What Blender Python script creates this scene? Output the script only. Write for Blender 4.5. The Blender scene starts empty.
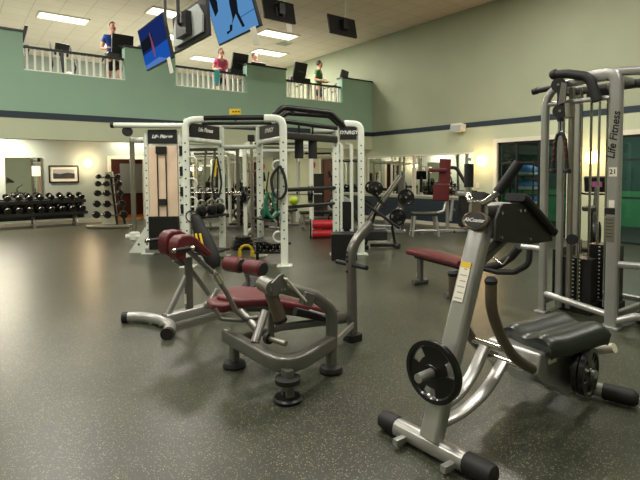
import bpy, bmesh, math, random
from mathutils import Vector as V, Matrix, Euler
random.seed(7)
PI = math.pi
COL = bpy.context.scene.collection

# ------------------------------------------------------------------ materials
def lin(c):
    c = c / 255.0
    return c / 12.92 if c <= 0.04045 else ((c + 0.055) / 1.055) ** 2.4
def rgb(t): return (lin(t[0]), lin(t[1]), lin(t[2]), 1)
def mat(name, c, rough=0.5, metal=0.0, var=0.06, scale=9.0, bump=0.0, bscale=120.0, emit=0.0, coat=0.0, spec=0.5):
    m = bpy.data.materials.new(name); m.use_nodes = True
    nt = m.node_tree; b = nt.nodes['Principled BSDF']
    b.inputs['Base Color'].default_value = rgb(c)
    b.inputs['Roughness'].default_value = rough
    b.inputs['Metallic'].default_value = metal
    b.inputs['Specular IOR Level'].default_value = spec
    b.inputs['Coat Weight'].default_value = coat
    tc = nt.nodes.new('ShaderNodeTexCoord')
    if var:
        n = nt.nodes.new('ShaderNodeTexNoise'); n.inputs['Scale'].default_value = scale; n.inputs['Detail'].default_value = 3
        nt.links.new(tc.outputs['Object'], n.inputs['Vector'])
        r = nt.nodes.new('ShaderNodeValToRGB')
        a = rgb(c)
        r.color_ramp.elements[0].position = 0.3; r.color_ramp.elements[1].position = 0.7
        r.color_ramp.elements[0].color = (a[0]*(1-var), a[1]*(1-var), a[2]*(1-var), 1)
        r.color_ramp.elements[1].color = (min(1, a[0]*(1+var)), min(1, a[1]*(1+var)), min(1, a[2]*(1+var)), 1)
        nt.links.new(n.outputs['Fac'], r.inputs['Fac']); nt.links.new(r.outputs['Color'], b.inputs['Base Color'])
    if bump:
        n2 = nt.nodes.new('ShaderNodeTexNoise'); n2.inputs['Scale'].default_value = bscale
        nt.links.new(tc.outputs['Object'], n2.inputs['Vector'])
        bp = nt.nodes.new('ShaderNodeBump'); bp.inputs['Strength'].default_value = bump; bp.inputs['Distance'].default_value = 0.004
        nt.links.new(n2.outputs['Fac'], bp.inputs['Height']); nt.links.new(bp.outputs['Normal'], b.inputs['Normal'])
    if emit:
        b.inputs['Emission Color'].default_value = rgb(c); b.inputs['Emission Strength'].default_value = emit
    return m
def emis(name, c, s):
    m = bpy.data.materials.new(name); m.use_nodes = True
    nt = m.node_tree; nt.nodes.clear()
    e = nt.nodes.new('ShaderNodeEmission'); e.inputs[0].default_value = rgb(c); e.inputs[1].default_value = s
    o = nt.nodes.new('ShaderNodeOutputMaterial'); nt.links.new(e.outputs[0], o.inputs[0]); return m
def floor_mat():
    m = bpy.data.materials.new('speckled_rubber'); m.use_nodes = True
    nt = m.node_tree; b = nt.nodes['Principled BSDF']
    tc = nt.nodes.new('ShaderNodeTexCoord')
    v = nt.nodes.new('ShaderNodeTexVoronoi'); v.inputs['Scale'].default_value = 140
    nt.links.new(tc.outputs['Object'], v.inputs['Vector'])
    sep = nt.nodes.new('ShaderNodeSeparateColor'); nt.links.new(v.outputs['Color'], sep.inputs[0])
    t = nt.nodes.new('ShaderNodeMath'); t.operation = 'GREATER_THAN'; t.inputs[1].default_value = 0.77
    nt.links.new(sep.outputs[0], t.inputs[0])
    d = nt.nodes.new('ShaderNodeMath'); d.operation = 'LESS_THAN'; d.inputs[1].default_value = 0.42
    nt.links.new(v.outputs['Distance'], d.inputs[0])
    mu = nt.nodes.new('ShaderNodeMath'); mu.operation = 'MULTIPLY'
    nt.links.new(t.outputs[0], mu.inputs[0]); nt.links.new(d.outputs[0], mu.inputs[1])
    n = nt.nodes.new('ShaderNodeTexNoise'); n.inputs['Scale'].default_value = 1.3; n.inputs['Detail'].default_value = 5
    nt.links.new(tc.outputs['Object'], n.inputs['Vector'])
    r = nt.nodes.new('ShaderNodeValToRGB')
    r.color_ramp.elements[0].position = 0.3; r.color_ramp.elements[0].color = rgb((46, 49, 40))
    r.color_ramp.elements[1].position = 0.75; r.color_ramp.elements[1].color = rgb((62, 65, 53))
    nt.links.new(n.outputs['Fac'], r.inputs['Fac'])
    mx = nt.nodes.new('ShaderNodeMix'); mx.data_type = 'RGBA'
    nt.links.new(mu.outputs[0], mx.inputs[0]); nt.links.new(r.outputs['Color'], mx.inputs[6])
    c2 = nt.nodes.new('ShaderNodeMix'); c2.data_type = 'RGBA'
    nt.links.new(sep.outputs[1], c2.inputs[0]); c2.inputs[6].default_value = rgb((104, 103, 84)); c2.inputs[7].default_value = rgb((158, 150, 114))
    nt.links.new(c2.outputs[2], mx.inputs[7]); nt.links.new(mx.outputs[2], b.inputs['Base Color'])
    b.inputs['Roughness'].default_value = 0.34
    b.inputs['Specular IOR Level'].default_value = 0.6
    bp = nt.nodes.new('ShaderNodeBump'); bp.inputs['Strength'].default_value = 0.14; bp.inputs['Distance'].default_value = 0.003
    n3 = nt.nodes.new('ShaderNodeTexNoise'); n3.inputs['Scale'].default_value = 160
    nt.links.new(tc.outputs['Object'], n3.inputs['Vector']); nt.links.new(n3.outputs['Fac'], bp.inputs['Height'])
    nt.links.new(bp.outputs['Normal'], b.inputs['Normal'])
    return m
def ceiling_mat():
    m = bpy.data.materials.new('ceiling_tile'); m.use_nodes = True
    nt = m.node_tree; b = nt.nodes['Principled BSDF']
    tc = nt.nodes.new('ShaderNodeTexCoord')
    br = nt.nodes.new('ShaderNodeTexBrick'); br.offset = 0.0
    br.inputs['Scale'].default_value = 1.0; br.inputs['Brick Width'].default_value = 0.61; br.inputs['Row Height'].default_value = 0.61
    br.inputs['Mortar Size'].default_value = 0.012; br.inputs['Mortar Smooth'].default_value = 0.2
    br.inputs['Color1'].default_value = rgb((220, 204, 186)); br.inputs['Color2'].default_value = rgb((216, 199, 180)); br.inputs['Mortar'].default_value = rgb((194, 178, 156))
    nt.links.new(tc.outputs['Object'], br.inputs['Vector']); nt.links.new(br.outputs['Color'], b.inputs['Base Color'])
    b.inputs['Roughness'].default_value = 0.9
    return m
def glass_mat():
    m = bpy.data.materials.new('window_glass'); m.use_nodes = True
    nt = m.node_tree; nt.nodes.clear()
    o = nt.nodes.new('ShaderNodeOutputMaterial'); mx = nt.nodes.new('ShaderNodeMixShader')
    t = nt.nodes.new('ShaderNodeBsdfTransparent'); g = nt.nodes.new('ShaderNodeBsdfGlossy'); g.inputs['Roughness'].default_value = 0.02
    t.inputs[0].default_value = (0.8, 0.88, 0.84, 1); f = nt.nodes.new('ShaderNodeFresnel'); f.inputs[0].default_value = 1.45
    nt.links.new(f.outputs[0], mx.inputs[0]); nt.links.new(t.outputs[0], mx.inputs[1]); nt.links.new(g.outputs[0], mx.inputs[2]); nt.links.new(mx.outputs[0], o.inputs[0])
    return m
M = dict(
    floor=floor_mat(), ceiling=ceiling_mat(), glass=glass_mat(),
    sage=mat('sage_green_paint', (148, 180, 157), 0.7, var=0.03, scale=1.5, bump=0.05),
    olive=mat('pale_olive_paint', (166, 172, 144), 0.7, var=0.03, scale=1.5, bump=0.05),
    cream=mat('cream_green_paint', (192, 199, 168), 0.7, var=0.03, scale=1.5, bump=0.05),
    grey_wall=mat('grey_green_paint', (158, 168, 160), 0.7, var=0.03, scale=1.5),
    white_wall=mat('off_white_paint', (214, 204, 184), 0.7, var=0.03, scale=1.5),
    navy=mat('navy_paint', (28, 46, 58), 0.55, var=0.04),
    trim=mat('cream_trim', (222, 218, 198), 0.5, var=0.03),
    white=mat('white_enamel', (222, 228, 214), 0.3, var=0.03, coat=0.3),
    baluster=mat('white_wood', (240, 236, 222), 0.5, var=0.03),
    silver=mat('silver_enamel', (172, 172, 168), 0.28, 0.6, var=0.05),
    pewter=mat('pewter_enamel', (118, 117, 111), 0.3, 0.6, var=0.06),
    steel=mat('brushed_steel', (150, 147, 136), 0.3, 0.8, var=0.06),
    chrome=mat('chrome', (205, 203, 196), 0.12, 1.0, var=0.0),
    bronze=mat('bronze_tube', (112, 102, 88), 0.3, 0.6, var=0.06),
    black=mat('black_plastic', (17, 17, 17), 0.42, var=0.1),
    rubber=mat('black_rubber', (20, 20, 19), 0.6, var=0.1, bump=0.1),
    iron=mat('black_iron', (12, 12, 12), 0.3, 0.2, var=0.1, coat=0.4),
    vinyl=mat('black_vinyl', (38, 44, 38), 0.32, var=0.08, bump=0.08, bscale=200),
    maroon=mat('maroon_vinyl', (90, 30, 34), 0.4, var=0.08, bump=0.06, bscale=200),
    dark_panel=mat('charcoal_panel', (34, 34, 31), 0.42, var=0.06),
    mirror=mat('mirror', (225, 228, 222), 0.02, 1.0, var=0.0),
    brown=mat('brown_door', (92, 50, 34), 0.45, var=0.15, scale=3),
    wood=mat('orange_wood', (186, 116, 58), 0.4, var=0.12, scale=3),
    shroud=mat('cream_shroud', (232, 206, 178), 0.45, var=0.02),
    yellow=mat('yellow', (222, 186, 30), 0.5, var=0.04),
    red=mat('red_vinyl', (190, 34, 44), 0.4, var=0.06),
    green_fabric=mat('green_fabric', (22, 96, 68), 0.7, var=0.1),
    lime=mat('lime_rubber', (178, 205, 40), 0.5, var=0.04),
    blue_rubber=mat('blue_rubber', (48, 104, 170), 0.45, var=0.05),
    pale_base=mat('pale_grey_plastic', (170, 176, 172), 0.5, var=0.04),
    teal_dark=mat('dark_teal_paint', (52, 84, 78), 0.7, var=0.05),
    green_wall=mat('bright_green_paint', (70, 150, 100), 0.7, var=0.05),
    paper=mat('paper', (228, 224, 206), 0.7, var=0.02),
    photo_grey=mat('print_grey', (52, 52, 54), 0.6, var=0.5, scale=6),
    photo_pale=mat('print_pale', (160, 160, 158), 0.6, var=0.08),
    skin=mat('skin', (206, 150, 124), 0.55, var=0.04),
    hair=mat('dark_hair', (52, 38, 30), 0.6, var=0.1),
    shirt_blue=mat('blue_shirt', (30, 72, 152), 0.8, var=0.06),
    shirt_pink=mat('pink_shirt', (196, 80, 118), 0.8, var=0.06),
    shirt_green=mat('green_shirt', (54, 120, 66), 0.8, var=0.06),
    shirt_navy=mat('navy_shirt', (34, 40, 60), 0.8, var=0.06),
    shorts=mat('black_shorts', (24, 24, 28), 0.8, var=0.06),
    shoe=mat('white_shoe', (210, 208, 204), 0.6, var=0.03),
    cable=mat('black_cable', (22, 22, 22), 0.4, var=0.0),
    red_cord=mat('red_cord', (150, 48, 44), 0.7, var=0.05),
    ink=mat('black_ink', (16, 16, 16), 0.5, var=0.0),
    white_ink=mat('white_ink', (225, 225, 218), 0.5, var=0.0),
    lamp=emis('lamp_panel', (255, 246, 226), 3.0), globe=emis('sconce_globe', (255, 186, 112), 26.0),
    scr_navy=emis('screen_navy', (34, 54, 120), 0.6), scr_blue=emis('screen_blue', (36, 100, 206), 0.62), scr_pale=emis('screen_pale', (96, 140, 214), 0.7),
    scr_sky=emis('screen_sky', (96, 152, 206), 0.8), scr_dark=emis('screen_dark', (24, 28, 36), 0.8), scr_pink=emis('screen_pink', (170, 96, 128), 0.5), scr_line=emis('screen_line', (60, 106, 160), 0.8),
)

# ------------------------------------------------------------------ mesh helpers
def fillet(pts, r, n=6):
    pts = [V(p) for p in pts]
    if r <= 0 or len(pts) < 3: return pts
    out = [pts[0]]
    for i in range(1, len(pts) - 1):
        a, b, c = pts[i-1], pts[i], pts[i+1]
        u = (a - b); w = (c - b); lu, lw = u.length, w.length
        u.normalize(); w.normalize()
        ang = u.angle(w)
        if ang > PI - 0.05: out.append(b); continue
        t = min(r / math.tan(ang / 2), lu * 0.48, lw * 0.48)
        p0, p1 = b + u * t, b + w * t
        for k in range(n + 1):
            s = k / n
            out.append(p0 * (1-s)**2 + b * 2*s*(1-s) + p1 * s*s)
    out.append(pts[-1]); return out
def curve(pts, n=6):
    pts = [V(p) for p in pts]; out = []
    ext = [pts[0]*2 - pts[1]] + pts + [pts[-1]*2 - pts[-2]]
    for i in range(1, len(ext) - 2):
        p0, p1, p2, p3 = ext[i-1:i+3]
        for k in range(n):
            t = k / n
            out.append(0.5 * ((p1*2) + (p2 - p0)*t + (p0*2 - p1*5 + p2*4 - p3)*t*t + (p1*3 - p0 - p2*3 + p3)*t**3))
    out.append(pts[-1]); return out
def roundrect(w, h, r, n=3):
    r = min(r, w*0.499, h*0.499); o = []
    for cx, cy, a0 in ((w/2-r, h/2-r, 0), (-w/2+r, h/2-r, PI/2), (-w/2+r, -h/2+r, PI), (w/2-r, -h/2+r, 1.5*PI)):
        for k in range(n+1):
            a = a0 + PI/2*k/n; o.append((cx + r*math.cos(a), cy + r*math.sin(a)))
    return o
class MB:
    def __init__(s): s.bm = bmesh.new(); s.X = None; s.mi = 0
    def _v(s, p): 
        p = V(p); return s.bm.verts.new(s.X @ p if s.X else p)
    def _f(s, vs):
        try:
            f = s.bm.faces.new(vs); f.material_index = s.mi; return f
        except ValueError: return None
    def box(s, c, d, rot=(0,0,0)):
        R = Euler(rot).to_matrix(); c = V(c)
        vs = [s._v(c + R @ V((sx*d[0]/2, sy*d[1]/2, sz*d[2]/2))) for sz in (-1,1) for sy in (-1,1) for sx in (-1,1)]
        for q in ((0,2,3,1),(4,5,7,6),(0,1,5,4),(2,6,7,3),(0,4,6,2),(1,3,7,5)): s._f([vs[i] for i in q])
        return s
    def span(s, a, b):
        a, b = V(a), V(b); return s.box((a+b)/2, (abs(b.x-a.x), abs(b.y-a.y), abs(b.z-a.z)))
    def sweep(s, path, prof, up=None, scale=None):
        path = [V(p) for p in path]; n = len(path); T = []
        for i in range(n):
            t = path[min(i+1, n-1)] - path[max(i-1, 0)]; T.append(t.normalized() if t.length > 1e-9 else V((0,0,1)))
        rings = []; N = None
        for i in range(n):
            t = T[i]
            if up is not None:
                side = t.cross(V(up))
                if side.length < 1e-4: side = t.orthogonal()
                side.normalize(); upv = side.cross(t).normalized()
            else:
                if N is None: N = t.orthogonal().normalized()
                else:
                    N = N - t * N.dot(t)
                    N = N.normalized() if N.length > 1e-6 else t.orthogonal().normalized()
                side = N; upv = t.cross(N).normalized()
            k = scale[i] if scale else 1
            rings.append([s._v(path[i] + side*a*k + upv*b*k) for a, b in prof])
        m = len(prof)
        for i in range(n-1):
            for j in range(m): s._f([rings[i][j], rings[i][(j+1) % m], rings[i+1][(j+1) % m], rings[i+1][j]])
        s._f(list(reversed(rings[0]))); s._f(rings[-1]); return s
    def tube(s, pts, r, fil=0, n=12, smooth=False):
        p = curve(pts) if smooth else fillet(pts, fil)
        return s.sweep(p, [(r*math.cos(2*PI*k/n), r*math.sin(2*PI*k/n)) for k in range(n)])
    def bar(s, pts, w, h, up=(0,0,1), fil=0, r=0.01, smooth=False):
        p = curve(pts) if smooth else fillet(pts, fil)
        return s.sweep(p, roundrect(w, h, r), up)
    def cyl(s, a, b, r, r2=None, n=20):
        a, b = V(a), V(b)
        return s.sweep([a, b], [(math.cos(2*PI*k/n), math.sin(2*PI*k/n)) for k in range(n)], scale=[r, r if r2 is None else r2])
    def lathe(s, prof, c=(0,0,0), axis=(0,0,1), n=24):
        q = V((0,0,1)).rotation_difference(V(axis).normalized()).to_matrix(); c = V(c); rings = []
        for r, z in prof:
            if r < 1e-6: rings.append([s._v(c + q @ V((0,0,z)))])
            else: rings.append([s._v(c + q @ V((r*math.cos(2*PI*k/n), r*math.sin(2*PI*k/n), z))) for k in range(n)])
        for a, b in zip(rings, rings[1:]):
            for k in range(n):
                k2 = (k+1) % n
                if len(a) == 1 and len(b) == 1: continue
                if len(a) == 1: s._f([a[0], b[k2], b[k]])
                elif len(b) == 1: s._f([a[k], a[k2], b[0]])
                else: s._f([a[k], a[k2], b[k2], b[k]])
        if len(rings[0]) > 1 : s._f(list(reversed(rings[0])))
        if len(rings[-1]) > 1: s._f(rings[-1])
        return s
    def ball(s, c, r, n=16):
        r = V(r) if hasattr(r, '__len__') else V((r, r, r)); c = V(c); rings = []
        h = n // 2
        for i in range(h+1):
            a = -PI/2 + PI*i/h
            if i in (0, h): rings.append([s._v(c + V((0,0,r.z*math.sin(a))))])
            else: rings.append([s._v(c + V((r.x*math.cos(a)*math.cos(2*PI*k/n), r.y*math.cos(a)*math.sin(2*PI*k/n), r.z*math.sin(a)))) for k in range(n)])
        for a, b in zip(rings, rings[1:]):
            for k in range(n):
                k2 = (k+1) % n
                if len(a) == 1: s._f([a[0], b[k2], b[k]])
                elif len(b) == 1: s._f([a[k], a[k2], b[0]])
                else: s._f([a[k], a[k2], b[k2], b[k]])
        return s
    def prism(s, poly, o, a, b, t):
        # polygon in the plane (a, b) at o, extruded by vector t
        o, a, b, t = V(o), V(a), V(b), V(t)
        lo = [s._v(o + a*x + b*y) for x, y in poly]; hi = [s._v(o + a*x + b*y + t) for x, y in poly]
        s._f(list(reversed(lo))); s._f(hi); n = len(poly)
        for i in range(n): s._f([lo[i], lo[(i+1) % n], hi[(i+1) % n], hi[i]])
        return s
    def torus(s, c, axis, R, r, n=28, m=10, a0=0, a1=2*PI):
        q = V((0,0,1)).rotation_difference(V(axis).normalized()).to_matrix(); c = V(c)
        full = abs(a1 - a0 - 2*PI) < 1e-6
        k = n if full else n + 1; rings = []
        for i in range(k):
            a = a0 + (a1-a0)*i/n
            rings.append([s._v(c + q @ V(((R + r*math.cos(2*PI*j/m))*math.cos(a), (R + r*math.cos(2*PI*j/m))*math.sin(a), r*math.sin(2*PI*j/m)))) for j in range(m)])
        for i in range(k if full else k-1):
            A, B = rings[i], rings[(i+1) % k]
            for j in range(m): s._f([A[j], B[j], B[(j+1) % m], A[(j+1) % m]])
        if not full: s._f(rings[0]); s._f(list(reversed(rings[-1])))
        return s
    def build(s, name, m, parent=None, bev=0, ang=35, sub=0, seg=2, solid=0):
        bmesh.ops.recalc_face_normals(s.bm, faces=s.bm.faces)
        me = bpy.data.meshes.new(name); s.bm.to_mesh(me); s.bm.free()
        for k in (m if isinstance(m, list) else [m]): me.materials.append(k)
        me.shade_smooth(); me.set_sharp_from_angle(angle=math.radians(ang))
        o = bpy.data.objects.new(name, me); COL.objects.link(o)
        if parent: o.parent = parent
        if solid:
            q = o.modifiers.new('solid', 'SOLIDIFY'); q.thickness = solid; q.offset = 0
        if bev:
            q = o.modifiers.new('bevel', 'BEVEL'); q.width = bev; q.segments = seg; q.limit_method = 'ANGLE'; q.angle_limit = math.radians(40); q.harden_normals = True
        if sub:
            q = o.modifiers.new('sub', 'SUBSURF'); q.levels = sub; q.render_levels = sub
        return o
def tag(o, label=None, cat=None, group=None, kind=None):
    if label: o['label'] = label
    if cat: o['category'] = cat
    if group: o['group'] = group
    if kind: o['kind'] = kind
    return o
def thing(name, label, cat, loc=(0,0,0), rz=0, group=None):
    o = bpy.data.objects.new(name, None); COL.objects.link(o); o.empty_display_size = 0.1
    o.location = loc; o.rotation_euler = (0, 0, rz); return tag(o, label, cat, group)
def struct(name, mb, m, parent=None, **k):
    o = mb.build(name, m, parent, **k)
    if not parent: o['kind'] = 'structure'
    return o
CH = {}
def copy_tree(o, parent=None):
    c = o.copy(); COL.objects.link(c)
    if parent is not None: c.parent = parent
    for ch in list(o.children): copy_tree(ch, c)
    return c
def text(body, size, name, m, parent, o, xd, yd, shear=0.0, depth=0.002, align='CENTER', bold=0.0):
    cu = bpy.data.curves.new('t', 'FONT'); cu.body = body; cu.size = size; cu.shear = shear; cu.align_x = align; cu.align_y = 'CENTER'; cu.extrude = depth; cu.offset = bold
    t = bpy.data.objects.new('t', cu); COL.objects.link(t)
    dg = bpy.context.evaluated_depsgraph_get(); me = bpy.data.meshes.new_from_object(t.evaluated_get(dg))
    bpy.data.objects.remove(t); bpy.data.curves.remove(cu)
    xd, yd = V(xd).normalized(), V(yd).normalized(); zd = xd.cross(yd)
    me.transform(Matrix(((xd.x, yd.x, zd.x, o[0]), (xd.y, yd.y, zd.y, o[1]), (xd.z, yd.z, zd.z, o[2]), (0,0,0,1))))
    me.materials.clear(); me.materials.append(m); me.name = name
    ob = bpy.data.objects.new(name, me); COL.objects.link(ob)
    if parent: ob.parent = parent
    return ob
ORD = ['first','second','third','fourth','fifth','sixth','seventh','eighth','ninth','tenth','eleventh','twelfth','thirteenth','fourteenth','fifteenth','sixteenth']

# ------------------------------------------------------------------ camera
def make_camera():
    TH, P, RO = math.radians(37.2), math.radians(3.0), 0.0075
    f = V((math.sin(TH)*math.cos(P), math.cos(TH)*math.cos(P), -math.sin(P)))
    r = V((math.cos(TH), -math.sin(TH), 0)); u = r.cross(f)
    X = r*math.cos(RO) - u*math.sin(RO); Y = r*math.sin(RO) + u*math.cos(RO); Z = -f
    cd = bpy.data.cameras.new('camera'); cd.sensor_width = 36; cd.lens = 488/640*36; cd.shift_y = -41.4/640; cd.clip_start = 0.05
    c = bpy.data.objects.new('camera', cd); COL.objects.link(c)
    c.matrix_world = Matrix(((X.x, Y.x, Z.x, 0), (X.y, Y.y, Z.y, 0), (X.z, Y.z, Z.z, 1.5), (0,0,0,1)))
    bpy.context.scene.camera = c
make_camera()
def area(loc, size, power, rot=(0,0,0), color=(1, 0.95, 0.86)):
    l = bpy.data.lights.new('area', 'AREA'); l.shape = 'RECTANGLE'; l.size, l.size_y = size; l.energy = power; l.color = color
    o = bpy.data.objects.new('lamp_light', l); COL.objects.link(o); o.location = loc; o.rotation_euler = rot; return o
def point(loc, power, r=0.08, color=(1, 0.85, 0.6)):
    l = bpy.data.lights.new('point', 'POINT'); l.energy = power; l.shadow_soft_size = r; l.color = color
    o = bpy.data.objects.new('sconce_light', l); COL.objects.link(o); o.location = loc; return o

# ------------------------------------------------------------------ room
XR, YM, YB, ZC, ZM = 10.9, 11.56, 16.6, 5.73, 3.15
XL, YF, YE = -7.0, -5.0, 20.0
struct('floor', MB().span((XL, YF, -0.1), (XR+0.2, YB+0.2, 0)), M['floor'])
struct('ceiling', MB().span((XL, YF, ZC), (XR+0.2, YE+0.2, ZC+0.1)), M['ceiling'])
struct('wall_left', MB().span((XL-0.2, YF, 0), (XL, YE, ZC)), M['olive'])
struct('wall_front', MB().span((XL, YF-0.2, 0), (XR, YF, ZC)), M['olive'])
# right wall with two glazed openings and a doorway under the gallery
W1, W2, D2, ZW = (5.3, 7.04), (2.45, 4.38), (13.45, 14.25), 2.22
b = MB()
b.span((XR, YF, 0), (XR+0.2, W2[0], 2.67)); b.span((XR, W2[1], 0), (XR+0.2, W1[0], 2.67)); b.span((XR, W1[1], 0), (XR+0.2, D2[0], 2.67)); b.span((XR, D2[1], 0), (XR+0.2, YB, 2.67))
for w in (W1, W2): b.span((XR, w[0], ZW), (XR+0.2, w[1], 2.67))
b.span((XR, D2[0], 2.0), (XR+0.2, D2[1], 2.67))
lower_right = struct('wall_right', b, M['cream'])
struct('wall_right_upper', MB().span((XR, YF, 2.67), (XR+0.2, YE, ZC)), M['olive'])
struct('trim_1', MB().span((XR-0.012, YF, 2.66), (XR, YM, 2.79)), M['navy'])
# gallery front wall
O = [(1.29, 3.27), (4.44, 6.38), (7.61, 9.66)]
b = MB(); b.span((XL, YM, 2.79), (XR, YM+0.22, 3.63))
xs = [XL] + [v for o in O for v in o] + [XR]
for i in range(0, len(xs), 2): b.span((xs[i], YM, 3.63), (xs[i+1], YM+0.22, 4.38))
struct('wall_gallery', b, M['sage'])
struct('trim_2', MB().span((XL, YM-0.012, 2.66), (XR-0.012, YM+0.22, 2.79)), M['navy'])
struct('wall_gallery_soffit', MB().span((XL, YM, 2.24), (XR, YM+0.22, 2.66)), M['cream'])
b = MB()
for i in range(0, len(xs), 2): b.span((xs[i]-0.02, YM-0.03, 4.38), (xs[i+1]+0.02 if xs[i+1] < XR else XR, YM+0.25, 4.42))
struct('trim_3', b, M['black'])
struct('floor_gallery', MB().span((XL, YM+0.22, 2.75), (XR, YE, ZM)), M['grey_wall'])
struct('ceiling_gallery', MB().span((XL, YM+0.22, 2.66), (XR, YB, 2.75)), M['white_wall'])
struct('wall_gallery_back', MB().span((XL, YE, ZM), (XR, YE+0.2, ZC)), M['grey_wall'])
# back wall under the gallery with an open doorway
b = MB(); b.span((XL, YB, 0), (4.16, YB+0.15, 2.66)); b.span((5.2, YB, 0), (XR, YB+0.15, 2.66)); b.span((4.16, YB, 2.0), (5.2, YB+0.15, 2.66))
struct('wall_back', b, M['grey_wall'])
b = MB()
for a, c in (((4.06, YB-0.03, 0), (4.16, YB, 2.1)), ((5.2, YB-0.03, 0), (5.3, YB, 2.1)), ((4.16, YB-0.03, 2.0), (5.2, YB, 2.1))): b.span(a, c)
struct('trim_4', b, M['trim'])
# the room behind the doorway
b = MB(); b.span((3.2, YB+2.2, 0), (6.2, YB+2.3, 2.66)); b.span((3.1, YB+0.15, 0), (3.2, YB+2.3, 2.66)); b.span((6.2, YB+0.15, 0), (6.3, YB+2.3, 2.66)); b.span((3.1, YB+0.15, 2.6), (6.3, YB+2.3, 2.66))
struct('wall_beyond_door', b, M['brown'])
struct('floor_beyond_door', MB().span((3.1, YB+0.2, -0.1), (6.3, YB+2.3, 0.0)), M['wood'])
b = MB(); b.span((5.02, YB+2.15, 0.8), (5.9, YB+2.2, 1.9)); struct('window_3', b, M['grey_wall'])
area((4.6, YB+1.2, 2.5), (0.8, 0.8), 14, color=(1, 0.85, 0.65))  # unseen light added to brighten the room beyond the doorway
struct('baseboard_back', MB().span((XL, YB-0.02, 0), (4.06, YB, 0.12)), M['trim'])
# doorway under the gallery on the right wall
b = MB()
for a, c in (((XR-0.03, D2[0]-0.09, 0), (XR, D2[0], 2.09)), ((XR-0.03, D2[1], 0), (XR, D2[1]+0.09, 2.09)), ((XR-0.03, D2[0], 2.0), (XR, D2[1], 2.09))): b.span(a, c)
struct('trim_5', b, M['trim'])
door = struct('door_1', MB().span((XR+0.06, D2[0], 0.01), (XR+0.11, D2[1], 2.0)), M['brown'])
MB().tube([(XR+0.06, D2[0]+0.08, 1.0), (XR+0.0, D2[0]+0.08, 1.0), (XR+0.0, D2[0]+0.2, 1.0)], 0.012).build('door_handle', M['chrome'], door)
# sill and dark wainscot below the wall mirror
struct('trim_6', MB().span((XR-0.02, 7.6, 0.1), (XR, D2[0]-0.12, 0.74)), M['navy'])
struct('baseboard_right', MB().span((XR-0.025, 7.15, 0), (XR, D2[0]-0.1, 0.1)), M['trim'])
# glazed openings
def window(name, w, mulls):
    fr = MB()
    for a, c in (((XR-0.03, w[1], 0), (XR, w[1]+0.1, ZW+0.1)), ((XR-0.03, w[0]-0.1, 0), (XR, w[0], ZW+0.1)), ((XR-0.03, w[0], ZW), (XR, w[1], ZW+0.1))): fr.span(a, c)
    o = struct(name, fr, M['trim'])
    k = MB()
    for y in mulls: k.span((XR+0.04, y-0.025, 0), (XR+0.1, y+0.025, ZW))
    for z in (0.03, 0.95, 1.72, ZW-0.03): k.span((XR+0.045, w[0], z-0.02), (XR+0.095, w[1], z+0.02))
    k.build('window_frame', M['black'], o)
    MB().span((XR+0.066, w[0]+0.01, 0.02), (XR+0.072, w[1]-0.01, ZW-0.01)).build('pane', M['glass'], o)
window('window_1', W1, (5.33, 5.98, 6.55, 7.01)); window('window_2', W2, (2.48, 3.1, 3.75, 4.35))
# the studio behind the glass
b = MB(); b.span((XR+3.6, 0.4, 0.95), (XR+3.7, 9.2, 2.9)); b.span((XR+0.2, 9.2, 0), (XR+3.7, 9.3, 2.9)); b.span((XR+0.2, 0.3, 0), (XR+3.7, 0.4, 2.9)); b.span((XR+0.2, 0.3, 2.9), (XR+3.7, 9.3, 3.0))
struct('wall_studio', b, M['teal_dark'])
struct('wall_studio_band', MB().span((XR+3.58, 0.4, 0), (XR+3.7, 9.2, 0.95)), M['green_wall'])
struct('floor_studio', MB().span((XR+0.2, 0.3, -0.1), (XR+3.7, 9.3, 0)), M['rubber'])
area((XR+1.9, 5.0, 2.85), (1.2, 4.0), 75, color=(0.85, 1.0, 0.92))

# ------------------------------------------------------------------ lamps
def ceiling_light(x, y, label, power, z=ZC, grp='fluorescent panels of the gym ceiling'):
    t = thing('ceiling_light', label, 'ceiling light', (x, y, z), 0, grp)
    f = MB()
    for sx in (-1, 1): f.box((sx*0.6, 0, -0.015), (0.04, 0.64, 0.03))
    for sy in (-1, 1): f.box((0, sy*0.30, -0.015), (1.2, 0.04, 0.03))
    f.build('frame', M['trim'], t)
    MB().box((0, 0, -0.012), (1.15, 0.55, 0.016)).build('diffuser', M['lamp'], t)
    area((x, y, z-0.035), (1.14, 0.54), power)
PW = 110
for x, y, l in ((2.62, 14.85, 'large fluorescent panel above the left end of the gallery, left of the near screens'), (4.84, 12.8, 'fluorescent panel half hidden behind the hanging screen bracket'),
                (5.85, 14.9, 'fluorescent panel seen through the gap beside the leftmost screen'), (7.75, 17.0, 'small far fluorescent panel above the person in pink'),
                (8.15, 12.8, 'fluorescent panel right below the hanging black screen back'), (9.1, 14.87, 'far fluorescent panel over the pier with a head behind it'),
                (4.75, 17.1, 'far fluorescent panel just left of the leftmost screen'), (1.0, 17.0, 'fluorescent panel cut by the left picture edge'), (1.5, 12.8, 'fluorescent panel above the left picture edge')):
    ceiling_light(x, y, l, PW)
for i, (x, y) in enumerate(((-3, 9.5), (-3, 5.5), (-3, 1.5), (1.0, 7.5), (1.0, 3.5), (1.0, -0.5), (4.5, 5.0), (4.5, 0.5), (8.0, 5.0), (8.0, 1.0))):  # unseen panels added overhead to light the near hall
    ceiling_light(x, y, 'unseen ceiling panel added out of view to light the near hall', (120, 120, 90, 130, 130, 90, 140, 90, 140, 60)[i], grp='added panels lighting the near hall')
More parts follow.
